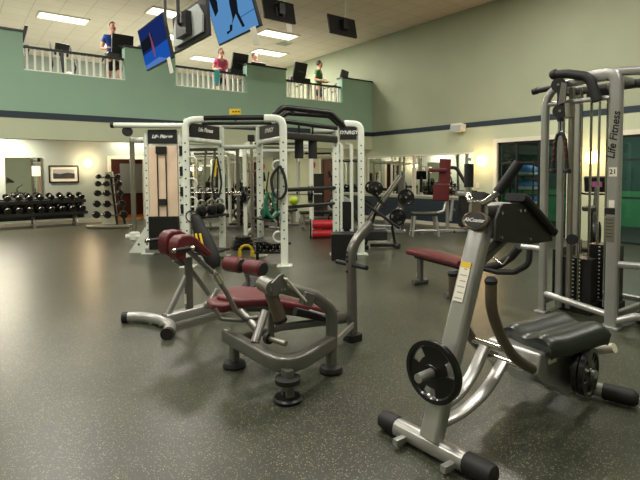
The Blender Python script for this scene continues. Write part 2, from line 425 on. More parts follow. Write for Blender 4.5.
# recessed strips under the gallery
def strip(x, y, label, power):
    t = thing('ceiling_light', label, 'ceiling light', (x, y, 2.66), 0, 'recessed strips under the gallery')
    MB().box((0, 0, -0.008), (1.2, 0.3, 0.016)).build('diffuser', M['lamp'], t)
    area((x, y, 2.63), (1.15, 0.28), power, color=(1, 0.88, 0.70))
for x, y, p in ((-4.5, 15.9, 30), (-1.2, 16.0, 90), (1.0, 16.0, 150), (4.8, 16.3, 22), (6.6, 15.9, 22), (8.6, 15.9, 45)): strip(x, y, 'recessed strip lamp close to the back wall under the gallery', p)
for x in (-3.0, 0.6, 5.0, 8.6): strip(x, 13.4, 'recessed strip lamp mid way under the gallery', 26)
def sconce(p, nrm, label):
    t = thing('wall_sconce', label, 'wall lamp', p, 0); nn = V(nrm)
    MB().cyl((0,0,0), nn*0.03, 0.06).build('backplate', M['trim'], t)
    MB().ball(nn*0.09, (0.125, 0.125, 0.135)).build('globe', M['globe'], t)
    point(V(p) + nn*0.30, 22 if nrm[1] else 9)
sconce((3.46, YB, 1.86), (0, -1, 0), 'round glowing wall lamp right of the framed picture on the back wall')
sconce((XR, 7.44, 1.78), (-1, 0, 0), 'round glowing wall lamp between the wall mirror and the glazed opening')
sconce((XR, 4.76, 1.78), (-1, 0, 0), 'glowing wall lamp seen through the grey cable machine')

# ------------------------------------------------------------------ gallery railing
for i, (x0, x1) in enumerate(O):
    t = thing('railing', ['white balustrade of the left gallery opening', 'white balustrade of the middle gallery opening under the screens', 'white balustrade of the right gallery opening'][i], 'railing', (x0, YM+0.11, 3.63), 0, 'gallery balustrades')
    L = x1 - x0
    MB().span((0.0, -0.045, 0.46), (L, 0.045, 0.51)).build('handrail', M['black'], t, bev=0.01)
    MB().span((0.0, -0.03, 0.0), (L, 0.03, 0.035)).build('bottom_rail', M['baluster'], t)
    n = 14
    p = None
    for k in range(n):
        q = MB().span((L*(k+0.5)/n-0.019, -0.019, 0.035), (L*(k+0.5)/n+0.019, 0.019, 0.46)).build('baluster', M['baluster'], t)

sc = bpy.context.scene
sc.view_settings.view_transform = 'Standard'; sc.view_settings.look = 'None'; sc.view_settings.gamma = 1; sc.view_settings.use_curve_mapping = False
sc.view_settings.exposure = 0.0
w = bpy.data.worlds.new('world'); sc.world = w; w.use_nodes = True
w.node_tree.nodes['Background'].inputs[0].default_value = (0.3, 0.32, 0.3, 1); w.node_tree.nodes['Background'].inputs[1].default_value = 0.15

# ------------------------------------------------------------------ weight plates
def plate_mb(R, th, wins=3, hub=0.28, bore=0.025):
    # a grip plate: lying round z, with through windows between hub and rim
    m = MB(); rad = [bore, R*hub, R*0.52, R*0.80, R*0.86, R]; n = 48
    hz = [th*0.5, th*0.42, th*0.26, th*0.26, th*0.5, th*0.42]
    top = [[m._v((r*math.cos(2*PI*k/n), r*math.sin(2*PI*k/n), z)) for k in range(n)] for r, z in zip(rad, hz)]
    bot = [[m._v((r*math.cos(2*PI*k/n), r*math.sin(2*PI*k/n), -z)) for k in range(n)] for r, z in zip(rad, hz)]
    per = n // wins
    def hole(i, k): return i == 2 and 0 < (k % per) < int(per*0.42)
    for i in range(5):
        for k in range(n):
            k2 = (k+1) % n
            if hole(i, k): continue
            m._f([top[i][k], top[i][k2], top[i+1][k2], top[i+1][k]]); m._f([bot[i][k], bot[i+1][k], bot[i+1][k2], bot[i][k2]])
    for k in range(n):
        k2 = (k+1) % n
        m._f([top[5][k], top[5][k2], bot[5][k2], bot[5][k]]); m._f([top[0][k], bot[0][k], bot[0][k2], top[0][k2]])
        if hole(2, k):
            m._f([top[2][k], bot[2][k], bot[2][k2], top[2][k2]]); m._f([top[3][k], top[3][k2], bot[3][k2], bot[3][k]])
            if not hole(2, (k-1) % n): m._f([top[2][k], top[3][k], bot[3][k], bot[2][k]])
            if not hole(2, k2): m._f([top[2][k2], bot[2][k2], bot[3][k2], top[3][k2]])
    return m
def weight_plate(loc, axis, R, th, label, group=None, wins=3, spin=0.3, rings=True):
    o = plate_mb(R, th, wins).build('weight_plate', M['iron'], bev=0.002)
    q = V((0,0,1)).rotation_difference(V(axis).normalized()) @ Euler((0,0,spin)).to_quaternion()
    o.rotation_mode = 'QUATERNION'; o.rotation_quaternion = q; o.location = loc
    tag(o, label, 'weight plate', group)
    if rings: 
        MB().torus((0,0,th*0.42), (0,0,1), R*0.22, 0.006).build('hub_ring', M['iron'], o)
    return o

# ------------------------------------------------------------------ kneeling core machine in the right foreground
AX, AY, AR = 1.973, 1.646, -0.05
def W(x, y, z, o=(AX, AY), a=AR): return (o[0] + x*math.cos(a) - y*math.sin(a), o[1] + x*math.sin(a) + y*math.cos(a), z)
core = thing('core_machine', 'silver kneeling ab machine with curved rails and black wavy seat, nearest the camera', 'gym machine', (AX, AY, 0), AR)
foot = MB().bar([(-0.005, 0.25, 0.055), (0.04, -0.24, 0.055)], 0.1, 0.1, r=0.045).build('base_foot', M['silver'], core)
for s in (-1, 1):
    y0, y1 = (0.245, 0.372) if s > 0 else (-0.2, -0.36)
    MB().sweep([(0.018 - 0.09*y, y, 0.058) for y in (y0, y0*1.02, y1*0.9, y1*0.97, y1)], roundrect(0.108, 0.106, 0.05), (0,0,1), [0.96, 1, 1, 0.9, 0.6]).build('foot_cap', M['rubber'], foot)
    MB().bar([(0.01 - 0.09*s*0.16, s*0.155, 0.04), (-0.1 - 0.09*s*0.16, s*0.155, 0.04)], 0.034, 0.034, r=0.004).build('lug', M['silver'], foot)
col = MB().bar([(0.0, 0, 0.095), (0.43, 0, 1.285)], 0.118, 0.08, up=(-1,0,0.3), r=0.02).build('column', M['silver'], core)
st = MB()
def onface(t, y, h): 
    u = V((0.43, 0, 1.19)).normalized(); nn = V((-u.z, 0, u.x))
    return V((0,0,0.095)) + u*t + nn*(0.0425 + h) + V((0, y, 0))
st.prism([(-0.032, 0), (0.032, 0), (0.032, 0.19), (-0.032, 0.19)], onface(0.73, 0.005, 0.0), (0,1,0), V((0.43,0,1.19)).normalized(), V((-0.95,0,0.3))*0.003)
lb = st.build('warning_label', M['paper'], col)
MB().prism([(-0.032, 0), (0.032, 0), (0.032, 0.03), (-0.032, 0.03)], onface(0.92, 0.005, 0.0), (0,1,0), V((0.43,0,1.19)).normalized(), V((-0.95,0,0.3))*0.004).build('label_header', M['yellow'], lb)
for k in range(5):
    MB().prism([(-0.024, 0), (0.024 - 0.008*(k % 2), 0), (0.024 - 0.008*(k % 2), 0.006), (-0.024, 0.006)], onface(0.745 + 0.032*k, 0.005, 0.0), (0,1,0), V((0.43,0,1.19)).normalized(), V((-0.95,0,0.3))*0.0036).build('printed_line', M['photo_pale'], lb)
MB().bar([(0.37, 0, 1.285), (0.6, 0, 1.285)], 0.13, 0.075, r=0.018).build('head_beam', M['silver'], core)
bd = V((-0.95, 0, 0.3)).normalized(); bu = V((0.3, 0, 0.95)).normalized(); bc = onface(1.185, 0.0, 0.004)
bg = MB()
bg.X = Matrix(((0, bu.x, bd.x, bc.x), (-1, bu.y, bd.y, bc.y), (0, bu.z, bd.z, bc.z), (0,0,0,1))) @ Matrix.Diagonal((1.35, 0.84, 1, 1))
badge = bg.lathe([(0.0, 0.02), (0.048, 0.02), (0.056, 0.026), (0.064, 0.02), (0.066, 0.0), (0.0, 0.0)], n=36).build('badge', M['bronze'], core)
bg = MB(); bg.X = Matrix(((0, bu.x, bd.x, bc.x), (-1, bu.y, bd.y, bc.y), (0, bu.z, bd.z, bc.z), (0,0,0,1))) @ Matrix.Diagonal((1.35, 0.84, 1, 1))
bg.lathe([(0.0, 0.024), (0.047, 0.024), (0.047, 0.018), (0.0, 0.018)], n=36).build('badge_face', M['ink'], badge)
text('AbCoaster', 0.030, 'badge_lettering', M['white_ink'], badge, bc + bd*0.0255, (0,-1,0), bu, 0.25, 0.001, bold=0.0006)
# handlebar
MB().bar([(0.37, 0, 1.26), (0.375, 0, 1.335)], 0.07, 0.045, up=(1,0,0), r=0.008).build('bar_stem', M['bronze'], core)
HB = curve([(0.43, 0.115, 1.43), (0.425, 0.112, 1.375), (0.40, 0.08, 1.34), (0.378, 0.02, 1.328), (0.366, -0.045, 1.335), (0.352, -0.11, 1.37), (0.36, -0.15, 1.41)], 6)
bar_ = MB().tube(HB, 0.0185).build('handlebar', M['chrome'], core)
MB().tube([(0.43, 0.115, 1.41), (0.438, 0.12, 1.545)], 0.027).build('grip', M['rubber'], bar_)
MB().tube([(0.353, -0.135, 1.39), (0.425, -0.21, 1.545)], 0.0265).build('grip', M['rubber'], bar_)
# shroud plates with elbow pads
SH = [(0.31, 1.135), (0.315, 1.25), (0.35, 1.315), (0.375, 1.33), (0.55, 1.33), (0.585, 1.315), (0.85, 1.115), (0.85, 1.09), (0.62, 1.09)]
for s in (-1, 1):
    p = MB().prism(SH if s < 0 else [(max(x, 0.5), z) for x, z in SH[3:]], (0, s*0.15 - 0.008, 0), (1,0,0), (0,0,1), (0, 0.016, 0)).build('side_plate', M['dark_panel'], core, bev=0.003)
    for x, z in ((0.36, 1.28), (0.52, 1.285), (0.56, 1.285), (0.36, 1.15), (0.62, 1.12), (0.84, 1.11)):
        MB().cyl((x, s*0.158, z), (x, s*0.164, z), 0.008, n=10).build('bolt', M['chrome'], p)
    pad = MB().bar([(0.52, s*0.125, 1.36), (0.555, s*0.125, 1.352), (0.85, s*0.125, 1.142)], 0.125, 0.045, r=0.016).build('elbow_pad', M['rubber'], core)
MB().box((0.6, 0, 1.2), (0.2, 0.284, 0.17)).build('shroud_core', M['dark_panel'], core, bev=0.01)
MB().tube([(0.28, 0, 0.94), (0.62, 0, 1.12)], 0.033).build('lower_strut', M['pewter'], core)
# curved rails
RAIL = [(0.285, 0.92), (0.30, 0.76), (0.41, 0.565), (0.565, 0.425), (0.87, 0.27), (1.15, 0.165), (1.36, 0.085)]
for s in (-1, 1):
    r = MB().tube([(x, (0.10 if s > 0 else -0.15), z) for x, z in RAIL], 0.03, smooth=True, n=14).build('curved_rail', M['bronze'], core)
    MB().lathe([(0.032, -0.012), (0.034, 0.006), (0.024, 0.02), (0, 0.022)], (0.285, (0.10 if s > 0 else -0.15), 0.925), (-0.1, 0, 1)).build('end_cap', M['rubber'], r)
for x, z in ((0.445, 0.515), (0.62, 0.375)):
    MB().cyl((x, -0.14, z), (x, 0.1, z), 0.019).build('cross_pin', M['chrome'], core)
for pts in ([(0.10, 0.25), (0.22, 0.285), (0.34, 0.375), (0.45, 0.515)], [(0.06, 0.155), (0.25, 0.17), (0.45, 0.24), (0.62, 0.375)]):
    MB().bar([(x, 0, z) for x, z in pts], 0.07, 0.032, smooth=True, r=0.012).build('curved_strut', M['silver'], core)
MB().cyl((0.11, 0, 0.46), (-0.125, -0.025, 0.46), 0.024).build('plate_horn', M['silver'], core)
# carriage and seat
car = MB().prism([(0.66, 0.34), (0.70, 0.45), (1.2, 0.47), (1.26, 0.36), (1.2, 0.22), (1.08, 0.13), (0.96, 0.14), (0.86, 0.21), (0.74, 0.26)], (0, -0.185, 0), (1,0,0), (0,0,1), (0, 0.36, 0)).build('carriage', M['silver'], core, bev=0.015)
MB().box((0.82, -0.187, 0.39), (0.075, 0.004, 0.03)).build('carriage_label', M['paper'], car)
MB().cyl((1.04, 0.30, 0.3), (1.04, -0.33, 0.3), 0.024).build('plate_horn', M['silver'], car)
MB().cyl((1.3, -0.20, 0.355), (1.3, -0.31, 0.40), 0.03).build('lever', M['trim'], car)
sm = MB(); NX, NY = 22, 30; L_, W_ = 0.50, 0.41
def seat_top(u, v):   # u along the rails, v across
    x = (u-0.5)*L_; y = (v-0.5)*W_
    e = min(1, min(u, 1-u)/0.10); e2 = min(1, min(v, 1-v)/0.07); edge = 1 - (1-e)**2*0.5 - (1-e2)**2*0.5
    z = 0.017*math.cos(2*PI*(v-0.22)*1.75) + 0.04*max(0, u-0.3) - 0.035*(1-edge)
    return (x*(1 - 0.06*abs(v-0.5)), y*(1 - 0.10*max(0, 0.25-u)*4*abs(v-0.5)*2), z)
grid = [[sm._v(seat_top(i/NX, j/NY)) for j in range(NY+1)] for i in range(NX+1)]
low = [[sm._v((seat_top(i/NX, j/NY)[0]*0.95, seat_top(i/NX, j/NY)[1]*0.95, seat_top(i/NX, j/NY)[2]*0.75 - 0.075)) for j in range(NY+1)] for i in range(NX+1)]
for i in range(NX):
    for j in range(NY):
        sm._f([grid[i][j], grid[i+1][j], grid[i+1][j+1], grid[i][j+1]]); sm._f([low[i][j], low[i][j+1], low[i+1][j+1], low[i+1][j]])
for i in range(NX):
    for j in (0, NY): sm._f([grid[i][j], low[i][j], low[i+1][j], grid[i+1][j]])
for j in range(NY):
    for i in (0, NX): sm._f([grid[i][j], grid[i][j+1], low[i][j+1], low[i][j]])
seat = sm.build('seat', M['vinyl'], core, ang=50); seat.location = (1.0, -0.09, 0.53); seat.rotation_euler = (0, 0, math.radians(-10))
rf = MB().bar([(1.36 - 0.0, 0.30, 0.06), (1.36, 0.0, 0.06), (1.42, -0.26, 0.06)], 0.085, 0.085, fil=0.1, r=0.038).build('rear_foot', M['silver'], core)
MB().sweep([(1.405, -0.2, 0.06), (1.41, -0.22, 0.06), (1.445, -0.35, 0.06), (1.45, -0.375, 0.06), (1.455, -0.39, 0.06)], roundrect(0.105, 0.105, 0.048), (0,0,1), [0.95, 1, 1, 0.88, 0.6]).build('foot_cap', M['rubber'], rf)
MB().sweep([(1.36, 0.27, 0.06), (1.36, 0.29, 0.06), (1.36, 0.4, 0.06), (1.36, 0.43, 0.06), (1.36, 0.44, 0.06)], roundrect(0.105, 0.105, 0.048), (0,0,1), [0.95, 1, 1, 0.88, 0.6]).build('foot_cap', M['rubber'], rf)
weight_plate(W(0.0, -0.012, 0.46), W(-1, -0.12, 0, (0,0)), 0.166, 0.036, 'black grip plate on the front horn of the silver ab machine', wins=3, spin=0.5)
c0 = W(1.04, -0.245, 0.3); c1 = W(1.04, -0.285, 0.3); ax = W(0.16, -1, 0, (0,0))
weight_plate(c0, ax, 0.146, 0.036, 'inner black plate under the wavy seat, mostly covered by the outer plate', wins=5)
weight_plate(c1, ax, 0.146, 0.036, 'outer black grip plate under the right side of the wavy seat', wins=5, spin=0.9)

# ------------------------------------------------------------------ hip extension bench (left of the middle)
BX, BY, BR = 1.61, 4.63, math.radians(14.45)
ext = thing('back_extension_bench', 'back extension bench with two raised maroon hip pads and a curved front foot', 'gym bench', (BX, BY, 0), BR)
ft = MB().bar([(-0.11, 0.50, 0.055), (-0.02, 0.38, 0.055), (0.03, 0.2, 0.055), (0.03, 0.03, 0.055), (-0.03, -0.14, 0.055), (-0.15, -0.27, 0.055)], 0.105, 0.1, smooth=True, r=0.045).build('base_foot', M['silver'], ext)
MB().bar([(-0.135, -0.257, 0.053), (-0.175, -0.292, 0.053)], 0.112, 0.106, r=0.045).build('foot_cap', M['rubber'], ft)
MB().bar([(-0.095, 0.485, 0.053), (-0.135, 0.525, 0.053)], 0.112, 0.106, r=0.045).build('foot_cap', M['rubber'], ft)
for x, y in ((-0.04, 0.1), (-0.01, -0.02)): MB().cyl((x-0.03, y, 0.06), (x-0.06, y-0.01, 0.06), 0.012, n=10).build('bolt', M['chrome'], ft)
MB().bar([(0.03, 0.04, 0.085), (1.32, 0.0, 0.085)], 0.105, 0.095, r=0.02).build('base_tube', M['silver'], ext)
rear = MB().bar([(1.32, 0.33, 0.05), (1.32, -0.33, 0.05)], 0.09, 0.085, r=0.035).build('rear_foot', M['silver'], ext)
up = MB().bar([(0.30, 0.01, 0.10), (0.30, 0.01, 0.66)], 0.035, 0.085, up=(1,0,0), r=0.008).build('upright', M['pewter'], ext)
MB().box((0.30-0.044, 0.01, 0.24), (0.003, 0.03, 0.1)).build('warning_label', M['paper'], up)
MB().bar([(0.05, 0.03, 0.10), (0.30, 0.02, 0.5)], 0.04, 0.05, r=0.01).build('strut', M['silver'], ext)
MB().bar([(0.52, 0.0, 0.1), (0.66, 0.0, 0.26)], 0.04, 0.05, r=0.01).build('strut', M['silver'], ext)
kn = MB().lathe([(0.02, 0), (0.034, 0.01), (0.034, 0.045), (0.02, 0.055), (0, 0.055)], (0.5, -0.02, 0.11), (0, -0.2, 1)).build('adjust_knob', M['silver'], ext)
MB().tube([(0.16, 0.05, 0.66), (0.24, 0.05, 0.6), (0.32, 0.05, 0.6)], 0.03).build('pad_bracket', M['pewter'], ext)
for s, pts in ((1, [(0.19, 0.15, 0.72), (0.37, 0.15, 0.58), (0.66, 0.15, 0.19)]), (-1, [(0.18, -0.15, 0.76), (0.49, -0.15, 0.48), (0.74, -0.15, 0.13)])):
    rl = MB().tube(pts, 0.026, 0.05).build('inclined_rail', M['pewter'], ext)
    p = V(pts[1]); d = (V(pts[2]) - p).normalized()
    MB().cyl(p - d*0.02, p + d*0.05, 0.036).build('collar', M['chrome'], rl)
# hip pads: a rounded slab that folds over from its front face to the sloping thigh side
def hip(y, dx, dz):
    pr = [(0.03, 0.68), (-0.005, 0.72), (-0.01, 0.83), (0.01, 0.885), (0.06, 0.92), (0.16, 0.92), (0.23, 0.885), (0.405, 0.725), (0.41, 0.69), (0.37, 0.67), (0.18, 0.815), (0.115, 0.80), (0.105, 0.71), (0.075, 0.67)]
    return MB().prism([(a+dx, b+dz) for a, b in pr], (0, y-0.07, 0), (1,0,0), (0,0,1), (0, 0.14, 0)).build('hip_pad', M['maroon'], ext, bev=0.022, ang=50, seg=3)
hip(-0.165, 0.0, 0.0); hip(0.035, 0.02, 0.03)
for y, z in ((-0.275, 0.80), (0.15, 0.855)):
    MB().tube([(0.10, y*0.6, z), (0.10, y, z)], 0.016).build('grip_stem', M['silver'], ext)
    g = MB().tube([(0.13, y, z), (-0.06, y, z)], 0.0195).build('grip', M['rubber'], ext)
    MB().cyl((-0.055, y, z), (-0.085, y, z), 0.022).build('grip_tip', M['chrome'], g); MB().cyl((0.11, y, z), (0.15, y, z), 0.024).build('grip_collar', M['chrome'], g)
# ankle rollers on a bent post, and the foot plates
MB().tube([(1.10, 0.01, 0.10), (1.12, 0.01, 0.28), (1.06, 0.01, 0.45)], 0.027, 0.1).build('roller_post', M['pewter'], ext)
MB().cyl((1.06, 0.30, 0.45), (1.06, -0.30, 0.45), 0.022).build('roller_axle', M['chrome'], ext)
for y0, y1 in ((0.31, 0.055), (-0.03, -0.29)):
    rr = MB().lathe([(0, 0), (0.07, 0), (0.09, 0.018), (0.09, abs(y1-y0)-0.018), (0.07, abs(y1-y0)), (0, abs(y1-y0))], (1.06, y0, 0.45), (0, -1, 0)).build('ankle_roller', M['maroon'], ext)
    MB().cyl((1.06, y1+0.002, 0.45), (1.06, y1-0.012, 0.45), 0.07).build('roller_cap', M['rubber'], rr)
for y in (0.2, -0.16):
    MB().box((1.3, y, 0.15), (0.30, 0.20, 0.02), (0, math.radians(-28), 0)).build('foot_plate', M['rubber'], ext, bev=0.005)

# ------------------------------------------------------------------ bench with linkage arm, hexagonal maroon seat and tall bent post
CX, CY = 1.70, 3.10
cb = thing('decline_bench', 'pewter bench with a hexagonal maroon seat, side linkage arm and tall bent post', 'gym bench', (CX, CY, 0), 0)
LO = lambda x, y, z: (x-CX, y-CY, z)
MB().bar([LO(1.69, 3.46, 0.235), LO(1.70, 2.60, 0.225), LO(2.24, 2.82, 0.235)], 0.08, 0.105, fil=0.17, r=0.02).build('base_loop', M['pewter'], cb)
for (x, y, h, big) in ((1.71, 3.37, 0.18, 0), (1.728, 2.645, 0.21, 1)):
    lg = MB().bar([LO(x, y, h), LO(x, y, 0.035)], 0.085, 0.06, up=(1,0,0), r=0.015).build('leg', M['pewter'], cb)
    if big:
        MB().lathe([(0.05, 0), (0.085, 0.01), (0.085, 0.04), (0.055, 0.05), (0, 0.05)], LO(x, y, 0.115)).build('rubber_collar', M['rubber'], lg)
        MB().lathe([(0, 0), (0.092, 0), (0.1, 0.008), (0.1, 0.022), (0.086, 0.032), (0.035, 0.03), (0.033, 0.07), (0, 0.07)], LO(x, y, 0.0), n=36).build('rubber_foot', M['iron'], lg)
    else:
        MB().lathe([(0, 0), (0.085, 0), (0.09, 0.02), (0.08, 0.045), (0.04, 0.06), (0, 0.06)], LO(x, y, 0.0)).build('rubber_foot', M['rubber'], lg)
arch = MB().tube([LO(2.24, 2.83, 0.04), LO(2.255, 2.83, 0.47), LO(2.10, 2.83, 0.60), LO(1.74, 2.84, 0.74)], 0.046, 0.15, n=16).build('side_arch', M['pewter'], cb)
MB().lathe([(0, 0), (0.085, 0), (0.09, 0.02), (0.08, 0.045), (0.05, 0.06), (0, 0.06)], LO(2.24, 2.83, 0.0)).build('rubber_foot', M['rubber'], arch)
# pivot, bracket, link
pv = MB().cyl(LO(1.73, 2.81, 0.72), LO(1.76, 3.0, 0.715), 0.055).build('pivot_hub', M['pewter'], cb)
MB().cyl(LO(1.729, 2.808, 0.72), LO(1.727, 2.80, 0.72), 0.03).build('pivot_cap', M['chrome'], pv)
br = MB().prism([(-0.04, 0.03), (0.02, 0.075), (0.055, 0.085), (0.085, 0.06), (0.09, -0.05), (-0.03, -0.06)], LO(1.745, 2.79, 0.73), (1,0,0), (0,0,1), (0, 0.018, 0)).build('pivot_bracket', M['pewter'], cb, bev=0.004)
for x, z in ((1.775, 0.71), (1.80, 0.71), (1.80, 0.79)): MB().cyl(LO(x, 2.79, z), LO(x, 2.775, z), 0.011, n=10).build('bolt', M['chrome'], br)
MB().bar([LO(1.80, 2.765, 0.785), LO(1.965, 2.765, 0.60)], 0.014, 0.032, up=(0,1,0), r=0.006).build('link_rod', M['trim'], cb)
MB().box(LO(1.99, 2.785, 0.61), (0.09, 0.06, 0.09), (0, 0.35, 0)).build('link_bracket', M['pewter'], cb, bev=0.006)
MB().cyl(LO(1.735, 2.86, 0.69), LO(1.80, 2.84, 0.48), 0.046, n=20).build('lever_tube', M['bronze'], cb)
MB().cyl(LO(1.797, 2.84, 0.49), LO(1.804, 2.838, 0.468), 0.049).build('lever_cap', M['rubber'], cb)
pg = MB().bar([LO(1.80, 2.94, 0.60), LO(1.78, 2.94, 0.33)], 0.02, 0.05, up=(1,0,0), r=0.004).build('peg_hanger', M['pewter'], cb)
MB().cyl(LO(1.765, 2.96, 0.33), LO(1.77, 2.93, 0.33), 0.042).build('peg_flange', M['rubber'], pg)
MB().cyl(LO(1.767, 2.95, 0.33), LO(1.80, 2.77, 0.33), 0.019).build('peg', M['steel'], pg)
# seat, backrest
hexa = [(1.53, 3.62), (1.66, 3.76), (1.86, 3.76), (2.02, 3.50), (1.86, 3.22), (1.62, 3.32)]
st_ = MB().prism([(x-CX, y-CY) for x, y in [(1.66, 3.57), (1.79, 3.74), (1.98, 3.76), (2.10, 3.54), (1.96, 3.24), (1.74, 3.34)]], (0, 0, 0.46), (1,0,0), (0,1,0), (0,0,0.075)).build('seat', M['maroon'], cb, bev=0.03, ang=50, seg=3)
MB().prism([(x-CX, y-CY) for x, y in [(1.60, 3.63), (1.69, 3.70), (1.84, 3.57), (1.77, 3.41), (1.64, 3.38), (1.58, 3.47)]], (0, 0, 0.43), (1,0,0), (0,1,0), (0,0,0.07)).build('seat_nose', M['maroon'], cb, bev=0.025, ang=50, seg=3)
MB().bar([LO(1.98, 3.36, 0.49), LO(2.60, 3.30, 0.30)], 0.27, 0.07, r=0.025).build('bench_pad', M['maroon'], cb)
MB().bar([LO(1.75, 3.50, 0.43), LO(1.98, 3.37, 0.42), LO(2.56, 3.32, 0.245)], 0.07, 0.05, r=0.01).build('pad_frame', M['pewter'], cb)
sh = MB().tube([LO(1.565, 3.345, 0.73), LO(1.62, 3.31, 0.62), LO(1.685, 3.28, 0.47), LO(1.745, 3.25, 0.40), LO(1.87, 3.22, 0.395)], 0.019, 0.08).build('seat_handle', M['pewter'], cb)
MB().cyl(LO(1.56, 3.348, 0.74), LO(1.59, 3.33, 0.68), 0.027).build('collar', M['chrome'], sh)
MB().tube([LO(1.57, 3.40, 0.48), LO(1.60, 3.36, 0.40), LO(1.74, 3.27, 0.385), LO(1.86, 3.25, 0.395)], 0.016, 0.05).build('seat_frame', M['pewter'], cb)
MB().tube([LO(1.71, 3.05, 0.27), LO(1.90, 3.22, 0.43)], 0.033).build('seat_strut', M['pewter'], cb)
MB().tube([LO(1.77, 3.36, 0.44), LO(1.80, 3.12, 0.31)], 0.03).build('seat_strut', M['pewter'], cb)
MB().bar([LO(1.69, 3.30, 0.24), LO(2.1, 3.32, 0.25), LO(2.76, 3.27, 0.2)], 0.05, 0.06, r=0.012).build('spine', M['pewter'], cb)
ar = MB().bar([LO(2.02, 2.98, 0.47), LO(2.30, 2.96, 0.37)], 0.05, 0.06, r=0.012).build('adjust_rail', M['rubber'], cb)
MB().tube([LO(2.14, 2.965, 0.45), LO(2.32, 2.95, 0.375)], 0.018).build('adjust_tube', M['silver'], ar)
MB().tube([LO(2.3, 2.95, 0.38), LO(2.72, 3.24, 0.24)], 0.036).build('post_link', M['pewter'], cb)
MB().bar([LO(2.28, 2.83, 0.22), LO(2.78, 3.2, 0.16)], 0.02, 0.05, r=0.005).build('post_bracket', M['silver'], cb)
post = MB().bar([LO(2.83, 3.26, 0.05), LO(2.81, 3.26, 0.85), LO(3.05, 3.26, 1.03)], 0.085, 0.075, up=(0,1,0), fil=0.28, r=0.024).build('bent_post', M['pewter'], cb)
MB().bar([LO(2.83, 3.26, 0.0), LO(2.83, 3.26, 0.06)], 0.15, 0.13, up=(0,1,0), r=0.03).build('rubber_foot', M['rubber'], post)
for y0, y1 in ((3.30, 3.46), (3.22, 3.06)):
    MB().cyl(LO(2.82, y0, 0.685), LO(2.82, y1, 0.685), 0.021).build('foot_peg', M['rubber'], post)
MB().cyl(LO(2.82, 3.30, 0.685), LO(2.82, 3.22, 0.685), 0.03).build('peg_collar', M['chrome'], post)
for z in (0.80, 0.76, 0.72, 0.63): MB().cyl(LO(2.77, 3.26, z), LO(2.762, 3.26, z), 0.012, n=10).build('adjust_hole', M['rubber'], post)

# ------------------------------------------------------------------ flat maroon bench behind the silver machine
fb = thing('flat_bench', 'flat maroon weight bench on a pewter frame behind the silver ab machine', 'gym bench', (4.87, 3.82, 0), math.atan2(3.15-4.48, 4.72-5.02))
MB().bar([(-0.68, 0, 0.43), (0.36, 0, 0.43)], 0.30, 0.075, r=0.03).build('bench_pad', M['maroon'], fb)
MB().bar([(-0.62, 0, 0.37), (0.32, 0, 0.37)], 0.10, 0.05, r=0.01).build('frame', M['rubber'], fb)
for x in (-0.56, 0.22):
    l = MB().bar([(x, 0, 0.36), (x, 0, 0.06)], 0.06, 0.09, up=(1,0,0), r=0.015).build('leg', M['pewter'], fb)
    MB().bar([(x, -0.2 if x > 0 else -0.11, 0.035), (x, 0.2 if x > 0 else 0.11, 0.035)], 0.08, 0.07, r=0.03).build('foot', M['pewter'], l)
MB().box((-0.607, 0, 0.12), (0.003, 0.05, 0.06)).build('label', M['paper'], fb)

# ------------------------------------------------------------------ grey cable station on the right
KX = 4.98
ks = thing('cable_station', 'tall grey multi cable station with pulleys and weight stacks at the right edge', 'gym machine', (KX, 2.32, 0), 0)
K = lambda x, y, z: (x-KX, y-2.32, z)
def station_arch(y0, y1, w0, w1):
    a = MB().bar([K(KX, y0, 0.0), K(KX, y0, 2.37), K(KX, y1+0.08, 2.385)], w0, 0.07, up=(1,0,0), fil=0.24, r=0.02).build('upright', M['silver'], ks)
    b_ = MB().bar([K(KX, y1, 0.0), K(KX, y1, 2.42), K(KX, y1 + 0.24, 2.42)], w1, 0.075, up=(1,0,0), fil=0.17, r=0.02).build('upright', M['silver'], ks)
    return a, b_
ua, ub = station_arch(2.66, 1.98, 0.07, 0.11)
MB().box(K(KX, 1.98, 0.012), (0.14, 0.17, 0.024)).build('floor_plate', M['silver'], ub, bev=0.004)
MB().box(K(KX, 2.66, 0.012), (0.12, 0.12, 0.024)).build('floor_plate', M['silver'], ua, bev=0.004)
text('Life Fitness', 0.098, 'lettering', M['ink'], ub, K(KX-0.0395, 1.98, 1.83), (0, -0.1, 1), (0, 1, 0.1), 0.2, 0.001, bold=0.002)
nb = MB().box(K(KX-0.039, 1.98, 1.49), (0.003, 0.07, 0.085)).build('number_tile', M['paper'], ub)
text('21', 0.062, 'tile_number', M['ink'], nb, K(KX-0.0415, 1.98, 1.49), (0, -1, 0), (0, 0, 1), 0, 0.0005, bold=0.001)
MB().box(K(KX-0.039, 2.0, 1.12), (0.003, 0.09, 0.06)).build('warning_label', M['ink'], ub)
MB().box(K(KX-0.039, 1.985, 1.19), (0.003, 0.05, 0.07)).build('paper_label', M['paper'], ub)
pl_ = MB().box(K(KX-0.039, 2.0, 0.95), (0.003, 0.09, 0.24)).build('instruction_plate', M['steel'], ub)
for k in range(6): MB().box(K(KX-0.041, 2.0, 1.04 - 0.032*k), (0.001, 0.06, 0.006)).build('printed_line', M['dark_panel'], pl_)
# right-hand neighbour bay of the same station
uc = MB().bar([K(KX+0.12, 1.62, 0.0), K(KX+0.12, 1.62, 2.40), K(KX+0.05, 2.0, 2.43)], 0.08, 0.075, up=(1,0,0), fil=0.18, r=0.02).build('upright', M['silver'], ks)
MB().tube([K(KX, 1.95, 0.62), K(KX+0.12, 1.62, 0.62)], 0.034).build('cross_tube', M['silver'], ks)
MB().tube([K(KX, 1.94, 0.08), K(KX+0.06, 1.8, 0.14), K(KX+0.12, 1.62, 0.16)], 0.036, 0.05).build('cross_tube', M['silver'], ks)
